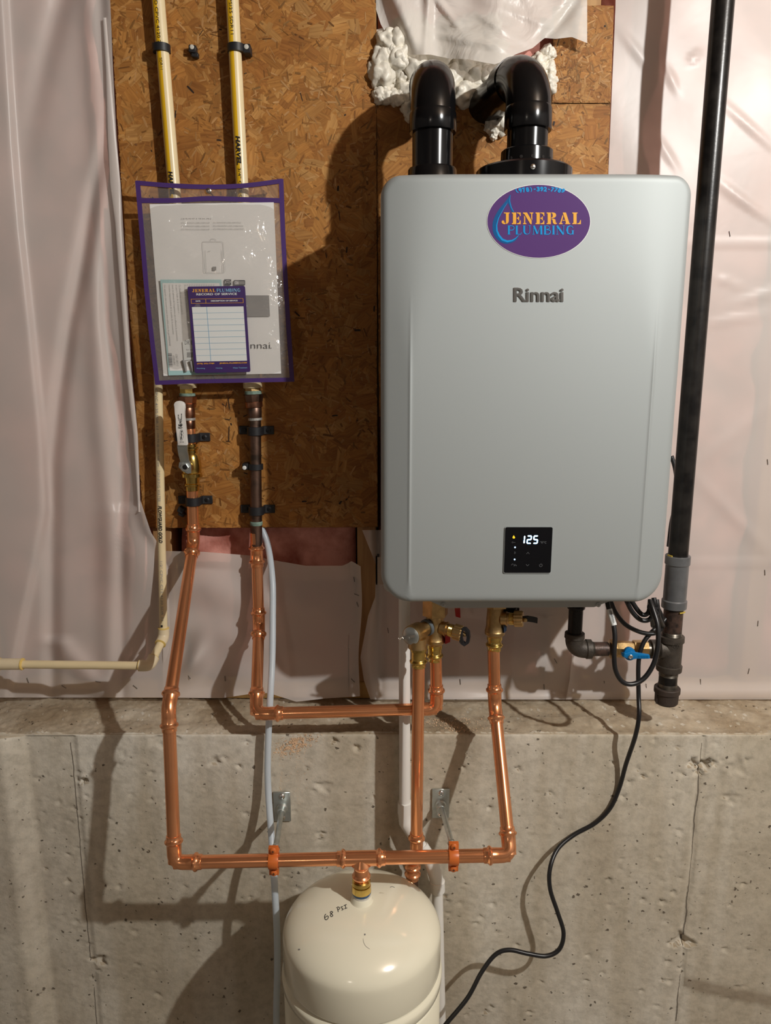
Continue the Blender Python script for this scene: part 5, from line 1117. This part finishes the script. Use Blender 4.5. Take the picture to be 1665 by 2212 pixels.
piece('angle_fitting', con, M['pvc'], lambda bm: (tube(bm, [w2.lerp(w3, .62)] + arc_corner(w2, w3, w4, .010, 6) + [w4 + (w4 - w3).normalized() * .004], CRD + .0026, 28), lathe(bm, w4 + V(0, 0, .003), (w5 - w4), [(0, CRD + .003), (.001, CRD + .0042), (.022, CRD + .0042), (.0232, CRD + .003), (.0236, CRD)], 28)))
pipe_between(con, w4, w5, CRD, 'pvc'); bm = BM(); text_data('PVC'); p = w4 + V(.002, -CRD - .0044, -.010)
for k in range(3): box(bm, p + V(0, 0, .004 - .004 * k), (.007, .0008, .0012))
part('raised_mark', bm, M['pvc'], con, smooth=False)

# ------------------------------------------------------------------ translucent tube
tp_ = [(557, 1128, 1.4555), (577, 1172, 1.448), (588, 1250, 1.405), (589, 1330, 1.375), (588, 1420, 1.340), (584, 1500, 1.308), (580, 1580, 1.291), (578, 1660, 1.286), (580, 1720, 1.280), (585, 1790, 1.255), (589, 1850, 1.225), (594, 1930, 1.200), (598, 2010, 1.195), (599, 2090, 1.195), (597, 2170, 1.195), (596, 2290, 1.195)]
bm = BM(); tube(bm, spline([at(*p) for p in tp_] + [V(at(*tp_[-1]).x - .01, 1.19, .004)], 7), .0063, 16); single('clear_tube', bm, M['tubing'], 'translucent white tube hanging down beside the second copper pipe', 'tube', angle=180)

# ------------------------------------------------------------------ lower left half-inch CPVC
cp2 = root('plastic_pipe', 'thin cream plastic pipe dropping to an elbow and running off left', 'pipe', at(352, 1370, 1.425)); R2 = .0079
v0, v1, v2, v3 = at(341, 800, 1.428), at(353.5, 1376, 1.412), at(323, 1438, 1.345), at(-60, 1434, 1.345)
pipe_between(cp2, v0, v1, R2, 'cpvc'); pipe_between(cp2, v1, v2, R2, 'cpvc'); pipe_between(cp2, v2, v3, R2, 'cpvc')
def soc(bm, A, J, B, leg):
    pts = arc_corner(A, J, B, leg * .5, 6); da = (J - A).normalized(); db = (J - B).normalized(); tube(bm, [J - da * leg] + pts + [J - db * leg], R2 + .0032, 26)
piece('elbow', cp2, M['cpvc_grey'], lambda bm: soc(bm, v0, v1, v2, .018), angle=40); piece('elbow', cp2, M['cpvc_grey'], lambda bm: soc(bm, v1, v2, v3, .019), angle=40)
for J, A in ((v1, v0), (v1, v2), (v2, v1), (v2, v3)):
    d = (A - J).normalized(); piece('solvent_ring', cp2, M['glue'], lambda bm: lathe(bm, J + d * (.018 if J == v1 else .019), d, [(0, R2 + .0034), (.001, R2 + .0034), (.0016, R2 + .001), (.0022, R2)], 24))
cc = at(24, 1434.5, 1.345); piece('coupling', cp2, M['cpvc_grey'], lambda bm: lathe(bm, cc - V(.022, 0, 0), (1, 0, 0), [(0, R2 + .003), (.044, R2 + .003)], 26)); piece('solvent_ring', cp2, M['glue'], lambda bm: lathe(bm, cc + V(.021, 0, 0), (1, 0, 0), [(0, R2 + .004), (.002, R2 + .0035), (.0028, R2)], 24)); piece('solvent_ring', cp2, M['glue'], lambda bm: lathe(bm, cc - V(.021, 0, 0), (-1, 0, 0), [(0, R2 + .004), (.003, R2 + .0035), (.004, R2)], 24))
wrap_text(cp2, 'CPVC 4120 SDR 11', v0, v1, .065, .21, R2, -.15, .0045, 'greyink', .0); wrap_text(cp2, '100 PSI @ 180F NSF-pw', v0, v1, .225, .345, R2, -.05, .0042, 'greyink', .0)
wrap_text(cp2, 'DRINKING WATER', v0, v1, .36, .475, R2, -.05, .0048, 'greyink', .0); wrap_text(cp2, 'FLOWGUARD GOLD', v0, v1, .49, .63, R2, .10, .0062, 'ink', .035, shear=.3); wrap_text(cp2, '1/2" CPVC CTS 4120 SDR 11', v0, v1, .70, .93, R2, .10, .0042, 'greyink', .0)
bm = BM(); box(bm, v1 + V(0, -R2 - .0005, .026), (.004, .0008, .004)); part('ink_square', bm, M['ink'], cp2, smooth=False)

# ------------------------------------------------------------------ wall brackets with split-ring hangers
def bracket(label, px, py, hpx):
    P = at(px, py, CONC - .002); r0 = root('pipe_bracket', label, 'pipe bracket', V(P.x, CONC, P.z - .03), 'steel wall brackets with orange clamps'); mm = 1.31 / .905 / 1600
    w, h = 37 * mm, 70 * mm
    bm = BM(); box(bm, P + V(0, -.0015, 0), (w, .004, h)); bevel(bm, .0009, 1); pl = part('wall_plate', bm, M['steel'], r0)
    for s in (1, -1):
        q = P + V(0, -.0037, s * h * .36); bm = BM(); lathe(bm, q, (0, -1, 0), [(0, .0066), (.0012, .0062), (.0030, .0040), (.0034, .002)], 16); sc = part('screw', bm, M['chrome'], r0)
        bm = BM(); box(bm, q + V(0, -.0033, 0), (.005, .0006, .0009)); box(bm, q + V(0, -.0033, 0), (.0009, .0006, .005)); part('cross_slot', bm, M['iron'], sc, smooth=False)
    t = (at(hpx, 1850, 1.113).x - k3.x) / (k4.x - k3.x); H = k3.lerp(k4, t)
    s0 = P + V(0, -.0035, -.003); Hb = H + V(0, PR + .008, .006)
    piece('boss', r0, M['steel'], lambda bm: lathe(bm, s0, (0, -1, 0), [(0, .0115), (.002, .0115), (.005, .0095), (.016, .0090), (.017, .0075)], 22), angle=30)
    bm = BM(); d = (Hb - s0).normalized(); Lr = (Hb - s0).length; lathe(bm, s0, d, [(k * Lr / 90, .0046 + (.0004 if k % 2 else 0)) for k in range(91)], 14); part('threaded_rod', bm, M['steel'], r0)
    piece('nut', r0, M['steel'], lambda bm: lathe(bm, Hb - d * .012, d, [(0, .0075), (.006, .0075)], 6), angle=20)
    # split ring: two saddles closed with screws above and below the pipe
    rr = PR + .0016
    for s in (-1, 1):
        pts = [H + V(0, s * .0022, rr + .014), H + V(0, s * .0022, rr + .002)] + [H + V(0, s * (rr * math.sin(a) + .0008), rr * math.cos(a)) for a in [math.radians(q) for q in range(12, 169, 12)]] + [H + V(0, s * .0022, -rr - .002), H + V(0, s * .0022, -rr - .014)]
        bm = BM(); strip(bm, pts, .0026, V(.0165, 0, 0)); bevel(bm, .0009, 2); part('clamp_half', bm, M['orange'], r0)
        if s < 0:
            for e in (1, -1):
                q = H + V(0, -.0040, e * (rr + .0085)); bm = BM(); lathe(bm, q, (0, -1, 0), [(0, .0058), (.0014, .0056), (.0032, .0036), (.0035, .002)], 16); sc = part('clamp_screw', bm, M['orange'], r0)
                bm = BM(); box(bm, q + V(0, -.0034, 0), (.0048, .0007, .0010)); box(bm, q + V(0, -.0034, 0), (.0010, .0007, .0048)); part('cross_slot', bm, M['capiron'], sc, smooth=False)
    piece('rod_socket', r0, M['orange'], lambda bm: tube(bm, [H + V(0, PR + .001, .004), H + V(0, PR + .010, .006)], .0072, 14))
bracket('left galvanised wall plate with threaded rod and orange pipe clamp', 609.5, 1741, 590)
bracket('right galvanised wall plate with threaded rod and orange pipe clamp', 951.5, 1734, 979)

# ------------------------------------------------------------------ expansion tank
TX, TYY, TR, TZK, TDH = at(781, 1935, 1.1145).x, 1.1145, .1365, .585, .058
def tank_prof_z(r): return TZK + TDH * max(0, 1 - (r / TR) ** 2.25) ** (1 / 1.9)
tank = root('expansion_tank', 'cream steel expansion tank hanging from the copper tee, marked 68 PSI', 'tank', V(TX, TYY, .18))
prof = [(tank_prof_z(0.0), .0005)] + [(tank_prof_z(TR * k / 40), TR * k / 40) for k in range(1, 40)] + [(tank_prof_z(TR * q), TR * q) for q in (.985, .993, .998)] + [(TZK - .004, TR), (.5295, TR), (.527, TR - .0008), (.525, TR - .0030), (.523, TR - .0036), (.5205, TR - .0020), (.517, TR + .0022), (.513, TR + .0030), (.500, TR + .0022), (.494, TR - .0025), (.492, TR - .0030), (.489, TR), (.27, TR), (.24, TR * .96), (.215, TR * .8), (.20, TR * .5), (.195, .02)]
bm = BM(); lathe(bm, V(TX, TYY, 0), (0, 0, 1), prof, 96); part('shell', bm, M['cream'], tank, angle=50)
zt = tank_prof_z(.016)
piece('neck', tank, M['cream'], lambda bm: lathe(bm, V(TX, TYY, zt - .008), (0, 0, 1), [(0, .030), (.004, .0215), (.010, .0185), (.016, .0170), (.019, .0150)], 30), angle=50)
piece('thread_tape', tank, M['whitetape'], lambda bm: lathe(bm, V(TX, TYY, zt + .008), (0, 0, 1), [(0, .0158), (.003, .0158), (.005, .0150), (.008, .0150)], 28))
piece('thread_sealant', tank, M['bluepaste'], lambda bm: lathe(bm, V(TX, TYY, zt + .013), (0, 0, 1), [(0, .0150), (.003, .0163), (.008, .0160), (TANKZ0 - zt - .010, .0140)], 28), 'blue thread sealant')
def on_dome(px, py):
    lo, hi = TYY - TR * .999, TYY
    for _ in range(40):
        m_ = (lo + hi) / 2; p = at(px, py, m_); r = math.hypot(p.x - TX, p.y - TYY)
        if r >= TR or p.z > tank_prof_z(r): lo = m_
        else: hi = m_
    return at(px, py, lo - .0004)
bm = BM(); hw = lambda pts, w=1.5: stroke2(bm, spl2(pts), w, on_dome)
def spl2(pts): return [(v.x, v.y) for v in spline([V(a, b, 0) for a, b in pts], 4)]
Hn = lambda L: [(540 + a / 2.775, 1660 + b / 2.775) for a, b in L]
for L in ([(455, 872), (447, 884), (448, 900), (456, 907), (466, 900), (469, 888), (461, 884), (450, 894)], [(497, 862), (486, 856), (481, 865), (490, 873), (496, 882), (488, 888), (481, 880), (488, 870), (497, 860)], [(529, 860), (526, 847), (524, 836)], [(517, 836), (528, 830), (537, 836), (534, 844), (525, 847)], [(557, 828), (548, 829), (546, 835), (554, 839), (558, 845), (548, 849)], [(570, 818), (573, 838)], [(561, 822), (579, 815)], [(565, 842), (582, 835)]): hw(Hn(L))
part('handwritten_pressure', bm, M['ink'], tank, 'handwritten 68 PSI', smooth=False)
bm = BM(); stroke2(bm, spl2(Hn([(678, 1020), (682, 1045), (695, 1066), (718, 1082)])), .6, on_dome); stroke2(bm, spl2(Hn([(838, 712), (852, 708), (866, 714)])), 1.4, on_dome); poly2(bm, Hn(ell(688, 995, 5, 6, 10)), on_dome); poly2(bm, Hn(ell(294, 1085, 6, 5, 10)), on_dome); part('scuff', bm, M['printed_scuff'] if 'printed_scuff' in M else M['midgrey'], tank, smooth=False)

# ------------------------------------------------------------------ power cord
cord = root('power_cord', 'black power cord coiled under the heater and trailing down the concrete', 'cord', at(1400, 1310, 1.26)); CR = .0042
def cable(name, pts, r=CR, label=None):
    sp = spline([at(*p) for p in pts], 8); bm = BM(); tube(bm, sp, r, 12); return part(name, bm, M['cable'], cord, label, angle=180)
cable('cable', [(1447, 1325, 1.325), (1432, 1343, 1.318), (1405, 1368, 1.308), (1388, 1392, 1.302), (1379, 1430, 1.296), (1379, 1500, 1.285), (1380, 1545, 1.268), (1372, 1590, 1.268), (1352, 1650, 1.292), (1338, 1700, 1.3035), (1318, 1745, 1.3035), (1285, 1778, 1.3035), (1240, 1803, 1.300), (1205, 1833, 1.285), (1188, 1875, 1.262), (1188, 1920, 1.250), (1204, 1970, 1.245), (1217, 2015, 1.243), (1208, 2050, 1.240), (1180, 2065, 1.236), (1140, 2060, 1.236), (1100, 2052, 1.240), (1070, 2062, 1.238), (1040, 2100, 1.225), (1010, 2155, 1.21), (965, 2210, 1.195), (925, 2260, 1.185)])
cable('cord_loop', [(1311, 1296, 1.24), (1314, 1312, 1.232), (1323, 1340, 1.222), (1328, 1375, 1.212), (1326, 1415, 1.204), (1330, 1450, 1.202), (1346, 1474, 1.202), (1370, 1477, 1.203), (1394, 1462, 1.206), (1413, 1430, 1.210), (1421, 1390, 1.215), (1420, 1350, 1.225), (1410, 1315, 1.24), (1404, 1298, 1.25)])
cable('cord_loop', [(1318, 1296, 1.30), (1330, 1324, 1.30), (1352, 1350, 1.30), (1385, 1366, 1.30), (1412, 1368, 1.302), (1428, 1356, 1.305), (1428, 1330, 1.30), (1415, 1305, 1.29)])
cable('cord_loop', [(1352, 1296, 1.27), (1365, 1321, 1.268), (1382, 1338, 1.266), (1398, 1340, 1.265), (1408, 1330, 1.264), (1411, 1300, 1.262)])
cable('cord_loop', [(1363, 1296, 1.272), (1374, 1314, 1.270), (1386, 1327, 1.268), (1396, 1327, 1.266), (1402, 1318, 1.265), (1404, 1298, 1.264)])
cable('cord_loop', [(1450, 985, 1.405), (1458, 1012, 1.400), (1462, 1050, 1.395), (1459, 1090, 1.395), (1450, 1130, 1.400), (1444, 1180, 1.405)])
bm = BM(); pts = [at(1398, 1311, 1.255), at(1412, 1316, 1.250), at(1424, 1312, 1.255), at(1419, 1303, 1.275), at(1402, 1302, 1.275)]; strip(bm, pts + [pts[0]], .0014, V(0, 0, .0045)); tube(bm, [at(1417, 1318, 1.25), at(1422, 1326, 1.244), at(1420, 1331, 1.24)], .0012, 8); part('cord_tie', bm, M['strapblack'], cord)
for k, (x, y) in enumerate(((1404, 1304), (1412, 1301), (1418, 1305))):
    bm = BM(); tube(bm, spline([at(x, y - 10, 1.262), at(x + 2, y + 6, 1.258), at(x + 4, y + 26, 1.262), at(x + 6 + 4 * k, y + 48, 1.285)], 6), CR, 10); part('cord_loop', bm, M['cable'], cord, angle=180)
# tag wrapped round the first loop
la, lb = at(1315.5, 1316, 1.231), at(1326, 1351, 1.219); dl = (lb - la).normalized()
bm = BM(); tube(bm, [la, lb], CR + .0009, 14); tag = part('cord_label', bm, M['white'], cord, 'white wrapped label with tiny print', angle=60)
wrap_text(tag, 'U0M-0640-2N00(A)', la, lb, .06, .86, CR + .0010, 0.0, .0040, 'ink', .0)
wrap_text(tag, 'WWW 18AWG', la, lb, .2, .8, CR + .0010, 0.8, .0018, 'greyink', .0)

# ------------------------------------------------------------------ document pouch and what is in it
pouch_q = [(293, 391), (612, 388), (635, 823), (335, 830)]
def PYf(x, y): t = (y - 390) / 440.0; return 1.4065 - .010 * t - .0035 * math.sin(math.pi * max(0, min(1, t)))
def PQ(k): return lambda x, y: at(x, y, PYf(x, y) - k)
pouch = root('document_pouch', 'clear vinyl document pouch with purple binding, screwed to the wood board', 'document pouch', at(485, 826, 1.40))
def bind(name, pts, w):
    bm = BM(); pts3 = [PQ(.0008)(*p) for p in pts]; mmpx = 1.4 / 1.03 / 1600
    sp = spline(pts3, 6); strip(bm, sp, w * mmpx, V(0, -.0022, 0)); part(name, bm, M['purple'], pouch, smooth=False)
bind('side_binding', [(297, 391), (308, 520), (320, 660), (340, 830)], 9.5); bind('side_binding', [(607, 387), (612, 520), (620, 660), (631, 824)], 9.5)
bind('top_binding', [(294, 395), (370, 401), (450, 404), (530, 401), (609, 391)], 9); bind('opening_binding', [(302, 433.5), (380, 433), (450, 429), (520, 431), (610, 433.5)], 9.5); bind('bottom_binding', [(336, 827), (420, 824), (520, 822), (635, 820)], 9)
def film(name, kf, quad, bulge, seed):
    bm = BM(); n = 44; g = []; r = random.Random(seed); ph = [(r.uniform(4, 22), r.uniform(4, 22), r.uniform(0, 6)) for _ in range(7)]
    (x0, y0), (x1, y1), (x2, y2), (x3, y3) = quad
    for j in range(n + 1):
        row = []
        for i in range(n + 1):
            s, t = i / n, j / n; x = lerp(lerp(x0, x1, s), lerp(x3, x2, s), t); y = lerp(lerp(y0, y1, s), lerp(y3, y2, s), t) + 32 * s * (1 - s) * (1 - t) * (y0 < 420); e = min(1, 6 * min(s, 1 - s)) * min(1, 6 * min(t, 1 - t))
            b = kf + bulge * e * (1 + .28 * sum(math.sin(a * s + p) * math.sin(bb * t + p * 1.7) for a, bb, p in ph) / 2); row.append(bm.verts.new(PQ(b)(x, y)))
        g.append(row)
    for j in range(n):
        for i in range(n): bm.faces.new((g[j][i], g[j][i + 1], g[j + 1][i + 1], g[j + 1][i]))
    return part(name, bm, M['film'], pouch, angle=180)
film('front_film', .0006, [(299, 431), (609, 433), (632, 822), (337, 828)], .0085, 2); film('back_film', -.0010, [(297, 398), (608, 394), (632, 822), (337, 828)], -.0006, 4)
piece('hanging_screw', pouch, M['chrome'], lambda bm: (lathe(bm, at(463, 424, WALL - .001), (0, -1, 0), [(0, .0022), (.0445, .0022), (.0450, .0050), (.0465, .0045), (.0475, .0028)], 14)))
# printed manual
mq = [(323, 441), (591, 437), (607, 807), (353, 812)]
def quad_prism(bm, q, k, th): prism(bm, [PQ(k)(*p) for p in q], V(0, th, 0))
man = root('printed_manual', 'white printed manual filling the document pouch, heater drawing on its cover', 'booklet', PQ(.001)(480, 810))
bm = BM(); quad_prism(bm, mq, .0020, .0022); part('pages', bm, M['paper'], man, smooth=False)
def MQ(k=.0022):
    return PQ(k)
def slant(x, y): return x + (y - 440) * .064
def lines_text(bm, rows, mapf, bold=0.0, mirror=False):
    for t, x0, y0, x1, y1 in rows: text_box(bm, t, x0, y0, x1, y1, mapf, bold, mirror=mirror)
bm = BM(); lines_text(bm, [('(RXP199iN)', 391, 471, 456, 474.5), ('RX199iN (REU-N2934FF-US)', 391, 480, 452, 484), ('RXP199iN (REU-NP2934FF-US)', 460, 479.5, 520, 483.5), ('RX180iN (REU-N2934FF-US)', 391, 487, 452, 491), ('RXP180iN (REU-NP2934FF-US)', 460, 486.5, 525, 490.5), ('RX160iN (REU-N2024FF-US)', 391, 494, 452, 498), ('RXP160iN (REU-NP2024FF-US)', 460, 493, 526, 497.5)], MQ(), -.012, mirror=True); part('cover_print', bm, M['greyink'], man, smooth=False)
bm = BM()
for pts in ([(437, 523), (441, 522), (478, 522), (482, 524), (486, 586), (484, 589), (443, 589), (441, 586), (437, 523)], [(443, 541), (446, 588)], [(479, 541), (482, 588)], [(454, 521), (456, 516), (464, 516), (466, 520)], [(449, 543), (455, 542)]): stroke2(bm, pts, .55, MQ())
part('heater_drawing', bm, M['greyink'], man, smooth=False); bm = BM(); rect2(bm, 459, 576, 467, 584, MQ()); part('drawn_display', bm, M['midgrey'], man, smooth=False)
bm = BM(); poly2(bm, [(484, 603.5), (499, 603.5), (499.5, 616), (484.5, 616)], MQ()); part('energy_logo', bm, M['ink'], man, smooth=False)
bm = BM(); stroke2(bm, ell(492, 610.5, 6, 4.5, 18, math.pi, 2 * math.pi), .7, MQ(.0024)); stroke2(bm, [(485.5, 613), (488, 609.5), (490, 611.5), (492.5, 608.5), (494, 612), (498, 609.5)], .8, MQ(.0024)); part('energy_swoosh', bm, M['paper'], man, smooth=False)
bm = BM(); poly2(bm, rrect(504.5, 605, 529.5, 616.5, 2.5), MQ()); part('seal_logo', bm, M['ink'], man, smooth=False); bm = BM(); poly2(bm, rrect(505.6, 606, 517, 615.5, 2), MQ(.0024)); rect2(bm, 517, 607, 528.5, 614.5, MQ(.0024)); part('seal_field', bm, M['midgrey'], man, smooth=False)
bm = BM(); text_box(bm, 'CSA', 507, 608, 515.5, 613.5, MQ(.0026), .03); part('seal_letters', bm, M['paper'], man, smooth=False)
bm = BM(); poly2(bm, [(505, 638), (581, 638), (583, 683.5), (508, 684)], MQ()); part('grey_block', bm, M['midgrey'], man, smooth=False)
bm = BM(); text_box(bm, 'Rinnai', 519, 739, 583.2, 753, MQ(), -.012); text_box(bm, '.', 584.4, 751, 586.2, 753, MQ()); part('cover_name', bm, M['ink'], man, smooth=False)
# teal-edged leaflet
leaf = root('folded_leaflet', 'teal bordered leaflet with sideways French print, lower left in the pouch', 'leaflet', PQ(.003)(410, 805))
lq = [(346, 604), (478, 604), (489, 808), (364, 811)]
bm = BM(); quad_prism(bm, lq, .0040, .0012); part('sheet', bm, M['teal'], leaf, smooth=False)
bm = BM(); poly2(bm, [(350.5, 611.5), (474, 611.5), (485, 800), (366.5, 801)], PQ(.0042)); part('print_area', bm, M['paper'], leaf, smooth=False)
bm = BM()
for t, x, y0, y1, dx in (("Cet appareil a \u00e9t\u00e9 converti pour \u00eatre utilis\u00e9 avec du gaz PROPANE", 355.2, 615, 747, 11.5), ("l'enti\u00e8re responsabilit\u00e9 de la qualit\u00e9 de la conversion", 365, 615, 722, 9.5), ("(nom et adresse de l'organisme qui a effectu\u00e9 la conversion)", 372.5, 615, 736, 10.5), ("au gaz \u00e0 l'aide de la trousse n\u00b0", 380.5, 615, 678, 6), ("Ce chauffe-eau a \u00e9t\u00e9 converti le", 388, 615, 679, 6), ("Prov. gaz: No. CONV. 10PK - 8LI - 3 PA", 398.5, 615, 726, 8.5), ("U367-0803-2", 381, 765, 791, 3), ("103003862", 374.5, 768, 789, 3)):
    text_box(bm, t, x - 2.3, y0, x + 2.3, y1, lambda X, Y, y0=y0, y1=y1, dx=dx: PQ(.0044)(X + dx * (Y - y0) / (y1 - y0), Y), -.006, rot=1)
for k in range(14):
    text_box(bm, 'Ce', 403 + 5.2 * k, 614, 406 + 5.2 * k, 618, PQ(.0044), 0, rot=1) if k < 12 else None
part('sideways_print', bm, M['greyink'], leaf, smooth=False)
bm = BM(); y = 763.0; rb = random.Random(3)
while y < 792: h = rb.choice((.5, .8, 1.3, 1.8)); xo = (y - 763) * .075; rect2(bm, 362.6 + xo, y, 371 + xo, y + h, PQ(.0044)); y += h + rb.choice((.6, .9, 1.3))
part('barcode', bm, M['paleink'], leaf, smooth=False)
# little bag with a drill-type label and two plastic anchors
bag = root('small_parts_bag', 'small clear parts bag with a white printed label, behind the record card', 'bag', PQ(.005)(405, 800))
bm = BM(); quad_prism(bm, [(389, 630), (415, 628), (430, 768), (398, 776)], .0058, .0008); part('bag_film', bm, M['film'], bag, smooth=False)
bm = BM(); quad_prism(bm, [(394, 738), (424, 726), (430, 775), (397, 778)], .0062, .0003); part('paper_tag', bm, M['white'], bag, smooth=False)
bm = BM(); text_box(bm, 'DR ILL', 399, 735.5, 421, 744.5, PQ(.0064)); text_box(bm, 'for 5mm', 402, 754, 420, 757, PQ(.0064))
for k in range(8): rect2(bm, 404 + 1.6 * k, 761, 404.9 + 1.6 * k, 772, PQ(.0064))
part('tag_print', bm, M['paleink'], bag, smooth=False)
for x in (399.5, 415.5): bm = BM(); tube(bm, [PQ(.0060)(x - 3, 778), PQ(.0060)(x + 2, 803)] if x < 405 else [PQ(.0060)(x - 4, 780), PQ(.0060)(x + 1, 803)], [.0036, .0022], 10); part('plastic_anchor', bm, M['midgrey'], bag)
# service record card stuck on the front
card = root('service_card', 'purple and white service record card on the front of the pouch', 'card', PQ(.012)(475, 806))
cq = [(404.5, 619), (529, 617.5), (541, 803.5), (420.5, 806)]
KC = .0118
def CQ(s, t, k=0.0):
    """card coordinates 0..1 across, 0..1 down"""
    (x0, y0), (x1, y1), (x2, y2), (x3, y3) = cq; return PQ(KC + .0004 + k)(lerp(lerp(x0, x1, s), lerp(x3, x2, s), t), lerp(lerp(y0, y1, s), lerp(y3, y2, s), t))
bm = BM(); prism(bm, [CQ(a / 100, b / 150) for a, b in rrect(0, 0, 100, 150, 3.2)], V(0, .0005, 0)); part('card_stock', bm, M['purple_card'], card, smooth=False)
m_ = lambda s, t: CQ(s, t, .0002)
m2_ = lambda s, t: CQ(s, t, .0004)
bm = BM(); rect2(bm, .049, .238, .951, .868, m_); part('white_field', bm, M['white'], card, smooth=False)
bm = BM()
for k in range(1, 9): y = .238 + .63 * k / 9; rect2(bm, .049, y - .0014, .951, y + .0014, m2_)
rect2(bm, .302, .238, .311, .868, m2_); part('ruled_line', bm, M['lightblue'], card, smooth=False)
bm = BM(); stencil(bm, 'JENERAL', .075, .030, .478, .066, m_); text_box(bm, '(978) 392-7789', .055, .884, .365, .904, m_, .03); text_box(bm, 'JENERAL-PLUMBING.COM', .455, .884, .945, .904, m_, .03); part('gold_print', bm, M['gold'], card, smooth=False)
bm = BM(); slender(bm, 'PLUMBING', .505, .030, .915, .066, m_, bold=1.4); part('blue_print', bm, M['lightblue'], card, smooth=False)
bm = BM(); text_box(bm, 'Plumbing', .045, .940, .19, .957, m_, .01); text_box(bm, 'Heating', .385, .940, .50, .957, m_, .01); text_box(bm, 'Water Treatment', .69, .940, .945, .957, m_, .01); part('small_print', bm, M['lightblue'], card, smooth=False)
bm = BM(); text_box(bm, 'RECORD OF SERVICE', .145, .079, .85, .104, m_, .02); text_box(bm, 'DATE', .125, .162, .205, .177, m_, .04); text_box(bm, 'DESCRIPTION OF SERVICE', .39, .162, .855, .177, m_, .04); part('white_print', bm, M['white'], card, smooth=False)
bm = BM()
for x0, y0, x1, y1 in ((.042, .144, .955, .1475), (.042, .194, .955, .1975), (.042, .144, .049, .1975), (.948, .144, .955, .1975), (.297, .144, .304, .1975)): rect2(bm, x0, y0, x1, y1, m_)
part('header_rule', bm, M['gold'], card, smooth=False)

# ------------------------------------------------------------------ sawdust and crumbs on the concrete
def dust():
    bm = BM(); r = random.Random(21)
    def crumb(p, s):
        vs = [bm.verts.new(p + Vector((r.uniform(-s, s), r.uniform(-s * .7, 0), r.uniform(-s, s)))) for _ in range(4)]
        for t in ((0, 1, 2), (0, 2, 3), (0, 3, 1), (1, 3, 2)): bm.faces.new([vs[i] for i in t])
    for _ in range(1900):
        a = r.gauss(0, 1); x = 636 + 21 * a + r.gauss(0, 6); y = 1608 - 8 * a + r.gauss(0, 9)
        if mnoise.noise(Vector((x * .16, y * .16, 0))) < -.05: continue
        if 1586 < y < 1660: crumb(at(x, y, CONC - .0006), r.uniform(.0008, .0021))
    for _ in range(320): crumb(at(606 + r.gauss(0, 3) + 38 * (r.random() < .3) + r.uniform(0, 22) * (r.random() < .4), r.uniform(1600, 1740), CONC - .0005), r.uniform(.0005, .0013))
    for _ in range(500):
        p = at(975 + r.gauss(0, 34), 1545, 1.36); crumb(V(p.x, r.uniform(1.316, 1.372) , LEDGE + .002), r.uniform(.0007, .0020))
    for _ in range(700): crumb(V(r.uniform(-.8, .85), r.uniform(1.32, 1.45), LEDGE + .0012), r.uniform(.0003, .0011))
    for _ in range(60): crumb(at(r.uniform(450, 1300), r.uniform(1588, 1640), CONC - .0002), r.uniform(.0003, .0009))
    single('sawdust', bm, M['sawdust'], 'pale sawdust crumbs on the concrete ledge and face', 'sawdust', kind='stuff', smooth=False)
dust()
